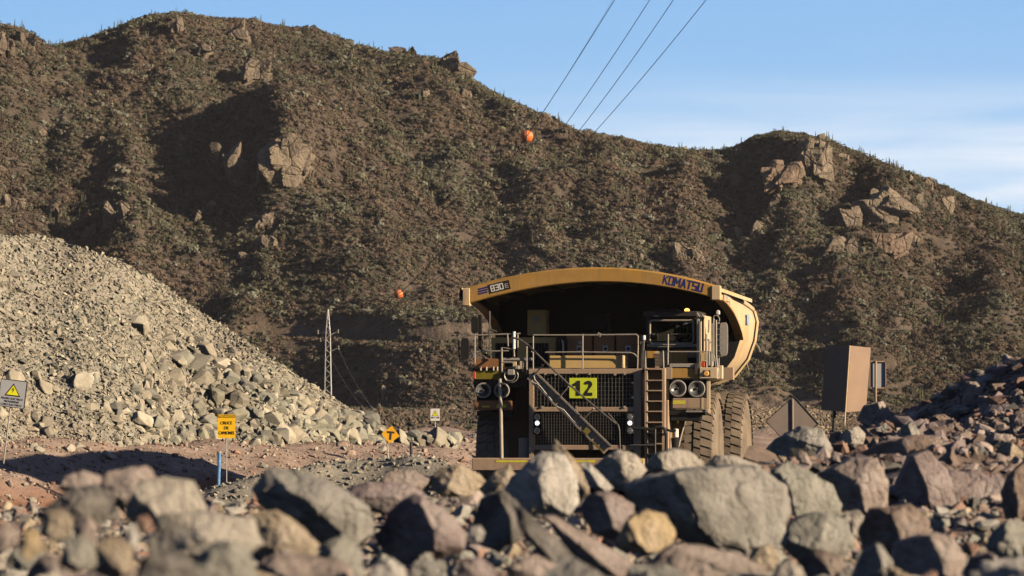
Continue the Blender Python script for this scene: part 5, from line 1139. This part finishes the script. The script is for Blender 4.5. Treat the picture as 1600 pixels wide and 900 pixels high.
GL = {'K': [(0, 0, 0, 6), (0, 2.6, 4, 6), (1.2, 3.4, 4, 0)], 'O': [(0, 0, 0, 6), (4, 0, 4, 6), (0, 6, 4, 6), (0, 0, 4, 0)], 'M': [(0, 0, 0, 6), (5, 0, 5, 6), (0, 6, 2.5, 2.4), (2.5, 2.4, 5, 6)], 'A': [(0, 0, 2.1, 6), (2.1, 6, 4.2, 0), (.8, 1.8, 3.4, 1.8)],
      'T': [(2, 0, 2, 6), (0, 6, 4, 6)], 'S': [(0, 0, 4, 0), (4, 0, 4, 3), (0, 3, 4, 3), (0, 3, 0, 6), (0, 6, 4, 6)], 'U': [(0, 0, 0, 6), (4, 0, 4, 6), (0, 0, 4, 0)], '8': [(0, 0, 0, 6), (4, 0, 4, 6), (0, 6, 4, 6), (0, 0, 4, 0), (0, 3, 4, 3)],
      '3': [(4, 0, 4, 6), (0, 6, 4, 6), (0, 0, 4, 0), (1, 3, 4, 3)], '0': [(0, 0, 0, 6), (4, 0, 4, 6), (0, 6, 4, 6), (0, 0, 4, 0)]}
def block_text(name, body, px, width, height, th, m, yo):
    tot = sum((5 if ch == 'M' else 4)+2.0 for ch in body)-2.0+th; k = width/tot; kz = (height-th*k)/6; c = Lc(px, 450, YL-.04); s__ = math.atan((zlip(c.x+.2)-zlip(c.x-.2))/.4); mb = MB(); x0 = -tot/2+th/2; q = 0
    Mw = Matrix.Translation((c.x, YL-.030-yo, zlip(c.x))) @ Matrix.Rotation(-s__, 4, 'Y')
    for ch in body:
        for a0, b0, a1, b1 in GL[ch]:
            P0 = Vector(((x0+a0)*k, 0, (b0-3)*kz)); P1 = Vector(((x0+a1)*k, 0, (b1-3)*kz)); d = (P1-P0); L_ = d.length; d.normalize(); h = th*k/2; nrm = Vector((-d.z, 0, d.x)); e = d*h; q += 1; yy = -.0002*q
            v = [P0-e-nrm*h, P1+e-nrm*h, P1+e+nrm*h, P0-e+nrm*h]; mb.add([tuple(Mw @ Vector((p.x, yy-.004, p.z))) for p in v]+[tuple(Mw @ Vector((p.x, .012, p.z))) for p in v], [(0, 1, 2, 3), (7, 6, 5, 4), (0, 4, 5, 1), (1, 5, 6, 2), (2, 6, 7, 3), (3, 7, 4, 0)])
        x0 += (5 if ch == 'M' else 4)+2.0
    return mb.build(name, m, lip)
block_text('lettering', 'KOMATSU', 1067.5, 1.12, .245, 1.3, M['navy'], .0)
pp = Lc(778, 447, YL-.03); s_ = math.atan((zlip(pp.x+.2)-zlip(pp.x-.2))/.4)
def plate(px0, px1, h, m, name, dz=0., yo=.0):
    a = Lc(px0, 447, YL-.03); b = Lc(px1, 447, YL-.03); xc = (a.x+b.x)/2; w_ = (b.x-a.x)/2
    mb = MB(); Mx_ = Matrix.Translation((xc, YL-.034-yo, zlip(xc)+dz)) @ Matrix.Rotation(-s_, 4, 'Y'); mb.box(-w_, w_, -.004, .004, -h/2, h/2, Mx_); return mb.build(name, M[m], lip)
plate(763.5, 797, .25, 'ink', 'model_plate'); block_text('model_number', '830', 776.5, .36, .175, 1.35, M['white'], .009); on_lip('E', 791.5, .17, M['grey'], .10, .002, -.02, 'model_letter').location.y -= .003
for k in range(3): plate(747.5, 762, .045, 'navy', 'stripe', .075-.065*k)
# driver: one continuous figure, only head, chest and arms show over the dashboard
def person(name, joints, edges, radii, m, parent, sub=2):
    me = bpy.data.meshes.new(name); me.from_pydata(joints, edges, []); o = bpy.data.objects.new(name, me); col.objects.link(o)
    md = o.modifiers.new('s', 'SKIN'); sk = me.skin_vertices[0].data
    for i, r_ in enumerate(radii): sk[i].radius = (r_, r_)
    sk[0].use_root = True; md2 = o.modifiers.new('u', 'SUBSURF'); md2.levels = sub; md2.render_levels = sub
    bpy.context.view_layer.update(); m2 = bpy.data.meshes.new_from_object(o.evaluated_get(bpy.context.evaluated_depsgraph_get()))
    bpy.data.objects.remove(o); m2.materials.clear(); m2.materials.append(m); m2.polygons.foreach_set('use_smooth', [True]*len(m2.polygons)); o = bpy.data.objects.new(name, m2); col.objects.link(o); o.parent = parent; return o
PX, PY, PZ = sx0, 1.25, sz0
J = [(0, .05, .02), (0, .08, .25), (0, .06, .45), (0, .03, .55), (0, 0, .66), (0, -.01, .76), (-.19, .06, .46), (-.25, -.12, .24), (-.15, -.36, .20), (.19, .06, .46), (.25, -.12, .24), (.15, -.36, .20), (-.11, -.2, .03), (-.12, -.5, .0), (-.12, -.55, -.32), (.11, -.2, .03), (.12, -.5, .0), (.12, -.55, -.32)]
E_ = [(0, 1), (1, 2), (2, 3), (3, 4), (4, 5), (2, 6), (6, 7), (7, 8), (2, 9), (9, 10), (10, 11), (0, 12), (12, 13), (13, 14), (0, 15), (15, 16), (16, 17)]
RD = [.15, .14, .15, .06, .10, .09, .075, .05, .035, .075, .05, .035, .09, .07, .05, .09, .07, .05]
dv = person('person', [(0+a, b, c) for a, b, c in J], E_, RD, M['cloth'], None); dv.matrix_world = Matrix.Translation(truck.matrix_world @ Vector((0, 0, 0)) if False else (0, 0, 0))
bpy.context.view_layer.update(); wl = truck.matrix_world @ Vector((PX, PY, PZ)); dv.location = wl; dv.rotation_euler = (0, 0, YAW)
tag(dv, 'driver in dark clothes with hi-vis strips seated behind the truck windshield', 'person')
mb = MB()
for s in (-1, 1): mb.tube([(s*.09, -.105, .12), (s*.09, -.10, .34), (s*.09, -.06, .46)], .02, 6)
mb.build('hi_vis_strip', M['vest'], dv)
mb = MB(); mb.lathe([(.70, .118), (.73, .125), (.80, .115), (.85, .07), (.865, .02)], 'z', (0, -.01, 0), 18); mb.box(-.08, .08, -.2, -.1, .70, .715); mb.build('helmet', M['white'], dv, True)
mb = MB(); mb.lathe([(.57, .05), (.62, .085), (.69, .092), (.715, .085)], 'z', (0, -.035, 0), 16); mb.tube([(0, -.12, .665), (0, -.15, .635), (0, -.125, .625)], [.012, .02, .012], 6); mb.build('face', M['skin'], dv, True)

# ------------------------------------------------------------------ signs, posts
def sign_box(root, name, m, w_, h_, th=.012, z=0., y=0.):
    return MB().box(-w_/2, w_/2, y-th/2, y+th/2, z-h_/2, z+h_/2).build(name, m, root)
def lean(o, ax=0., ay=0.): o.rotation_euler = (ax, ay, o.rotation_euler[2])
# left: electric hazard plate (leaning)
Y = 113.; k = Y/F; p = PT(8, 703, Y); s = empty('hazard_sign', p); lean(s, 0, math.radians(7))
tag(s, 'leaning grey electric hazard sign with a yellow triangle at the left edge', 'sign')
cx_ = (22.5-8)*k-.10; cz__ = (703-615.5)*k
MB().tube([(.0, 0, -.35), (0, 0, cz__-.25)], .02, 8).build('post', M['grey'], s)
b = sign_box(s, 'sign_plate', M['signgrey'], 41*k, 42*k, .012, cz__+.02, -.03); b.location.x = .02
mb = MB(); w2, h2 = 20.5*k, 21*k
for q in ((-w2, w2, -h2-.012, -h2+.006), (-w2, w2, h2-.006, h2+.012), (-w2-.012, -w2+.006, -h2, h2), (w2-.006, w2+.012, -h2, h2)): mb.box(q[0]+.02, q[1]+.02, -.042, -.02, cz__+.02+q[2], cz__+.02+q[3])
mb.build('sign_border', M['dark'], s)
def tri(par, x, y, z, h, m, th=.004, wf=.62): return MB().prism([(x-h*wf, z-h/2), (x+h*wf, z-h/2), (x, z+h/2)], y-th, y).build('hazard_triangle', m, par)
def bolt(par, x, y, z, h): return MB().prism([(x+.12*h, z+.5*h), (x-.22*h, z-.06*h), (x-.0*h, z-.03*h), (x-.1*h, z-.5*h), (x+.24*h, z+.1*h), (x+.02*h, z+.06*h)], y-.003, y).build('lightning_mark', M['ink'], par)
tri(s, .02, -.037, cz__+.12, 20*k, M['ink']); tri(s, .02, -.0415, cz__+.112, 15.5*k, M['triyellow']); bolt(s, .02, -.046, cz__+.12, 10*k)
for i, t_ in enumerate(('PELIGRO ELECTRICO', 'PROFUNDIDAD', 'CABLE ELECTRICO')): text('lettering', t_, .075, (.02, -.038, cz__-.115-.078*i), M['ink'], s, bold=0, width=(.56, .38, .54)[i])
# yellow warning board CRUCE DE CAMIONES
Y = 119.5; k = Y/F; z0 = float(left_bank(np.array([(354-800)*k]), np.array([Y]))[0]); s = empty('crossing_sign', ((354-800)*k, Y, z0)); tag(s, 'yellow truck crossing sign with black Spanish words on a thin post', 'sign')
cz__ = CZ-(666-640)*k-z0; MB().tube([(0, 0, -.2), (0, 0, cz__)], .014, 8).build('post', M['steel'], s)
sign_box(s, 'sign_plate', M['signyellow'], 27.5*k, 37*k, .012, cz__, -.025)
MB().box(-13.7*k, 13.7*k, -.037, -.033, cz__+13.4*k, cz__+18*k).build('sign_header', mat('brown_header', (.30, .17, .02), .6, var=.1, bump=0), s)
text('lettering', 'PRECAUCION', .075, (0, -.041, cz__+15.6*k), M['signyellow'], s, width=24.5*k, bold=.002)
for i, t_ in enumerate(('CRUCE', 'DE', 'CAMIONES')): text('lettering', t_, .12, (0, -.036, cz__+(5-7.8*i)*k), M['ink'], s, bold=0, width=(18*k, 7*k, 24*k)[i])
# blue capped pipe
Y = 113.5; k = Y/F; p = PT(341, 772, Y); s = MB().tube([(0, 0, -.4), (.0, 0, 64*k)], 2.7*k, 12).build('marker_pipe', M['pvcblue'], None); s.location = p; s.rotation_euler = (0, math.radians(1.5), 0); tag(s, 'short blue plastic pipe standing below the yellow crossing sign', 'pipe')
MB().tube([(0, 0, 64*k), (0, 0, 67*k)], 3.1*k, 12).build('pipe_cap', M['grey'], s)
# yellow diamond with T
Y = 142.; k = Y/F; p = PT(607, 716, Y); s = empty('junction_sign', p); lean(s, 0, math.radians(-3)); tag(s, 'yellow diamond junction sign with a black T, tilted, left of the truck', 'sign')
MB().tube([(-.02, 0, -.3), (.0, 0, 36*k)], .022, 8).build('post', M['steel'], s)
q = 14.2*k; Mx = Matrix.Translation((.11, -.03, 36.5*k)) @ Matrix.Rotation(math.radians(12), 4, 'Y'); v = []
for y_ in (-.006, .006): v += [tuple(Mx @ Vector(a_)) for a_ in ((-q, y_, 0), (0, y_, -q), (q, y_, 0), (0, y_, q))]
MB().add(v, [(0, 1, 2, 3), (7, 6, 5, 4), (0, 4, 5, 1), (1, 5, 6, 2), (2, 6, 7, 3), (3, 7, 4, 0)]).build('sign_plate', M['signorange'], s)
mb = MB(); Mt = Mx @ Matrix.Rotation(math.radians(-4), 4, 'Y'); mb.box(-.42*q, .42*q, -.012, -.007, .16*q, .38*q, Mt); mb.box(-.12*q, .12*q, -.012, -.007, -.55*q, .16*q, Mt); mb.build('road_mark', M['dark'], s)
# dark post beside it
Y = 110.; k = Y/F; s = MB().tube([(0, 0, -.5), (-.04, 0, 26*k)], 2.4*k, 10).build('marker_post', M['cable'], None); s.location = PT(644.5, 716, Y); tag(s, 'short black post right of the yellow diamond sign', 'post')
# small lightning sign
Y = 150.; k = Y/F; p = PT(680, 692, Y); s = empty('lightning_sign', p); tag(s, 'small white sign with yellow lightning triangle on a thin post', 'sign')
MB().tube([(0, 0, -.6), (0, 0, 40*k)], .017, 8).build('post', M['steel'], s)
sign_box(s, 'sign_plate', M['white'], 14.5*k, 19*k, .012, 44*k, -.03); tri(s, 0, -.037, 46.6*k, 9.2*k, M['ink'], wf=.56); tri(s, 0, -.0415, 46.4*k, 7.6*k, M['triyellow'], wf=.56); bolt(s, 0, -.046, 46.2*k, 5*k)
for a_ in (-4.7, 4.7): MB().box((a_-1.6)*k, (a_+1.6)*k, -.040, -.036, 38.4*k, 40.6*k).build('caption_block', M['navy'], s)
MB().box(-2.8*k, 2.8*k, -.040, -.036, 38.5*k, 40.4*k).build('caption_strip', M['grey'], s)
# right: grey diamond seen from behind
Y = 72.; k = Y/F; p = PT(1238, 712, Y); s = empty('diamond_sign', p); tag(s, 'grey back of a diamond sign standing behind the dark rounded boulder', 'sign')
q = 41*k; v = []
Mx = Matrix.Translation((0, 0, 52*k)) @ Matrix.Rotation(math.radians(3), 4, 'Y')
for y_ in (-.008, .008): v += [tuple(Mx @ Vector(a_)) for a_ in ((-q, y_, 0), (.0, y_, -q), (q, y_, 0), (0, y_, q))]
MB().add(v, [(0, 1, 2, 3), (7, 6, 5, 4), (0, 4, 5, 1), (1, 5, 6, 2), (2, 6, 7, 3), (3, 7, 4, 0)]).build('sign_plate', M['signback'], s)
mb = MB(); C4 = [tuple(Mx @ Vector(a_)) for a_ in ((-q, -.01, 0), (0, -.01, -q), (q, -.01, 0), (0, -.01, q))]; mb.tube(C4, .012, 6, closed=True); mb.build('sign_border', M['dark'], s)
MB().tube([(.01, -.02, -.6), (0, -.02, 88*k)], .022, 8).build('post', M['signback'], s)
# folded metal panel
Y = 78.; k = Y/F; p = PT(1324, 650, Y); s = empty('folded_panel', p); s.rotation_euler = (0, math.radians(1.6), 0); tag(s, 'tall tan metal board folded in a V, seen from behind above the rocks', 'panel')
def quad(name, P_, th, m):
    a, b, c, d = [Vector(x_) for x_ in P_]; n = (b-a).cross(d-a).normalized()*th; MB().add([tuple(x_) for x_ in (a, b, c, d, a+n, b+n, c+n, d+n)], [(3, 2, 1, 0), (4, 5, 6, 7), (0, 1, 5, 4), (1, 2, 6, 5), (2, 3, 7, 6), (3, 0, 4, 7)]).build(name, m, s)
quad('panel_leaf', [(-38*k, .32, 8*k), (-4*k, -.05, 6*k), (.0, -.05, 110*k), (-34*k, .32, 110*k)], .02, M['panel'])
quad('panel_leaf', [(-3.2*k, -.05, 6*k), (29*k, .18, 9*k), (34*k, .18, 108*k), (.8*k, -.05, 110*k)], .02, M['panel'])
MB().tube([(-4.5*k, -.075, -14*k), (.2*k, -.075, 110*k)], .013, 8).build('panel_edge', M['bodyyellow'], s)
MB().tube([(-20*k, .2, -.7), (-18*k, .2, 100*k)], .03, 8).build('post', M['dark'], s)
# small framed sign
Y = 80.; k = Y/F; p = PT(1368, 640, Y); s = empty('framed_sign', p); tag(s, 'small framed sign seen from behind, just right of the folded tan board', 'sign')
sign_box(s, 'sign_plate', M['signgrey'], 26*k, 42*k, .01, 54.5*k, .02).location.x = 3.5*k
mb = MB(); w2, h2 = 13*k, 21.5*k
for q in ((-w2, w2, -h2, -h2+.02), (-w2, w2, h2-.02, h2), (-w2, -w2+.015, -h2, h2), (w2-.015, w2, -h2, h2)): mb.box(q[0]+3.5*k, q[1]+3.5*k, -.02, .01, 54.5*k+q[2], 54.5*k+q[3])
mb.build('sign_border', M['brown'], s)
MB().tube([(0, -.03, -.6), (0, -.03, 76*k)], .022, 8).build('post', M['brown'], s)

# ------------------------------------------------------------------ lattice pylon, power lines, marker balls
PYX, PYY = -22.9, 545.; kk = PYY/F
py = empty('lattice_pylon', (PYX, PYY, 0)); tag(py, 'slim pale lattice power pylon rising behind the spoil heap', 'pylon')
H_ = 15.6; wz = lambda z: .50-.23*(z/12.5) if z < 12.5 else max(.27*(1-(z-12.5)/3.1), .03)
mb = MB()
for sx__ in (-1, 1):
    for sy__ in (-1, 1): mb.tube([(sx__*wz(z), sy__*wz(z), z) for z in (0, 4, 8, 12.5, 15.5)], .045, 5)
mb.build('leg', M['steel'], py)
mb = MB(); zs = np.concatenate([np.arange(0, 12.5, .62), np.arange(12.5, 15.4, .5)])
for i in range(len(zs)-1):
    a, b = zs[i], zs[i+1]; wa, wb = wz(a), wz(b); s_ = 1 if i % 2 else -1
    for yy in (-1, 1): mb.tube([(-s_*wa, yy*wa, a), (s_*wb, yy*wb, b)], .026, 4)
    for xx in (-1, 1): mb.tube([(xx*wa, -s_*wa, a), (xx*wb, s_*wb, b)], .026, 4)
mb.build('bracing', M['steel'], py)
ARMS = {'a': (-1.25, 12.65), 'b': (1.25, 12.75), 'c': (-.95, 11.7), 'd': (1.3, 10.7)}
for kx, (ax_, az_) in ARMS.items():
    mb = MB(); s_ = 1 if ax_ > 0 else -1; w0 = s_*.3
    mb.tube([(w0, -.25, az_-.45*(ax_ > 0)), (ax_, 0, az_)], .035, 5); mb.tube([(w0, .25, az_-.45*(ax_ > 0)), (ax_, 0, az_)], .035, 5); arm = mb.build('crossarm', M['steel'], py)
    MB().lathe([(az_-.25, .06), (az_-.1, .10), (az_+.05, .06), (az_+.15, .10), (az_+.25, .05)], 'z', (ax_, 0, 0), 8).build('insulator', M['grey'], arm)
def cable(P3, label, rad_=.024, y0=120.):
    ys_ = np.array([p_.y for p_ in P3]); dg = min(len(P3)-1, 3); cx3 = np.polyfit(ys_, [p_.x for p_ in P3], dg); cz3 = np.polyfit(ys_, [p_.z for p_ in P3], dg)
    y0 = 215.; Y_ = np.linspace(y0, ys_[-1], 60); mb = MB(); mb.tube([(np.polyval(cx3, t_), t_, np.polyval(cz3, t_)) for t_ in Y_], rad_, 6)
    return tag(mb.build('power_line', M['cable'], None, True), label, 'power line', 'power lines to the pylon'), cx3, cz3
def armw(kx): return Vector((PYX+ARMS[kx][0], PYY, ARMS[kx][1]))
def chord(P0, P1, Pe, sagfix=True): return [P0, P1, Pe]
_, c1x, c1z = cable([PT(960, 0, 272), PT(848, 178, 314), Vector((1.04, 324, 23.2)), Vector((-11.4, 440, 14.6)), armw('a')], 'left power line of the four over the saddle, carrying the orange balls', .026)
cable([PT(1015, 0, 272), PT(882, 197, 318), armw('b')], 'second power line from the left over the saddle')
cable([PT(1052, 0, 272), PT(902, 208, 322), armw('c')], 'third power line from the left over the saddle')
cable([PT(1103, 0, 272), PT(926, 210, 330), armw('d')], 'rightmost power line of the four over the saddle')
cable([PT(957, 0, 290), PT(847.5, 176, 332), Vector((PYX, PYY, 15.5))], 'thin earth wire running close beside the left power line', .009)
def guy(a, b, lab):
    mb = MB(); a = Vector(a); b = Vector(b); P_ = []
    for t in range(21): q = t/20; p_ = a.lerp(b, q); p_.z -= 1.6*4*q*(1-q)*.6; P_.append(p_)
    return tag(mb.tube(P_, .010, 5).build('guy_wire', M['grey'], None), lab, 'wire', 'thin wires running down from the pylon')
guy((PYX+1.3, PYY, 10.7), PT(618, 678, 300), 'upper thin wire from the pylon down towards the diamond sign')
guy((PYX+.3, PYY, 9.6), PT(606, 672, 330), 'lower thin wire from the pylon down towards the diamond sign')
for yb_, rad_, lab in ((324, .46, 'large orange marker ball high on the power line against the hill'), (440, .46, 'lower orange marker ball on the power line above the pylon')):
    c = Vector((np.polyval(c1x, yb_), yb_, np.polyval(c1z, yb_)))
    n = 24; prof = [(rad_*math.sin(-PI/2+PI*i/12), max(rad_*math.cos(-PI/2+PI*i/12), .01)) for i in range(13)]
    o = MB().lathe(prof, 'x', (0, 0, 0), n).build('marker_ball', M['ball'], None, True); o.location = c; tag(o, lab, 'marker ball', 'orange marker balls on the power line')
    mb = MB(); mb.tube([(0, rad_*1.005*math.cos(t/24*2*PI), rad_*1.005*math.sin(t/24*2*PI)) for t in range(24)], .02, 5, closed=True); mb.build('seam_band', M['grey'], o)

# ------------------------------------------------------------------ thin dusty air
hm = bpy.data.materials.new('haze'); hm.use_nodes = True; hn = hm.node_tree; hn.nodes.clear()
ho = hn.nodes.new('ShaderNodeOutputMaterial'); hv = hn.nodes.new('ShaderNodeVolumePrincipled'); hv.inputs['Color'].default_value = (.84, .80, .78, 1); hv.inputs['Density'].default_value = .00007; hv.inputs['Anisotropy'].default_value = .2
hn.links.new(hv.outputs[0], ho.inputs['Volume'])
hb_ = MB().box(-1650, 1650, -1150, 2150, -1.5, 180).build('haze', hm); tag(hb_, kind='stuff')
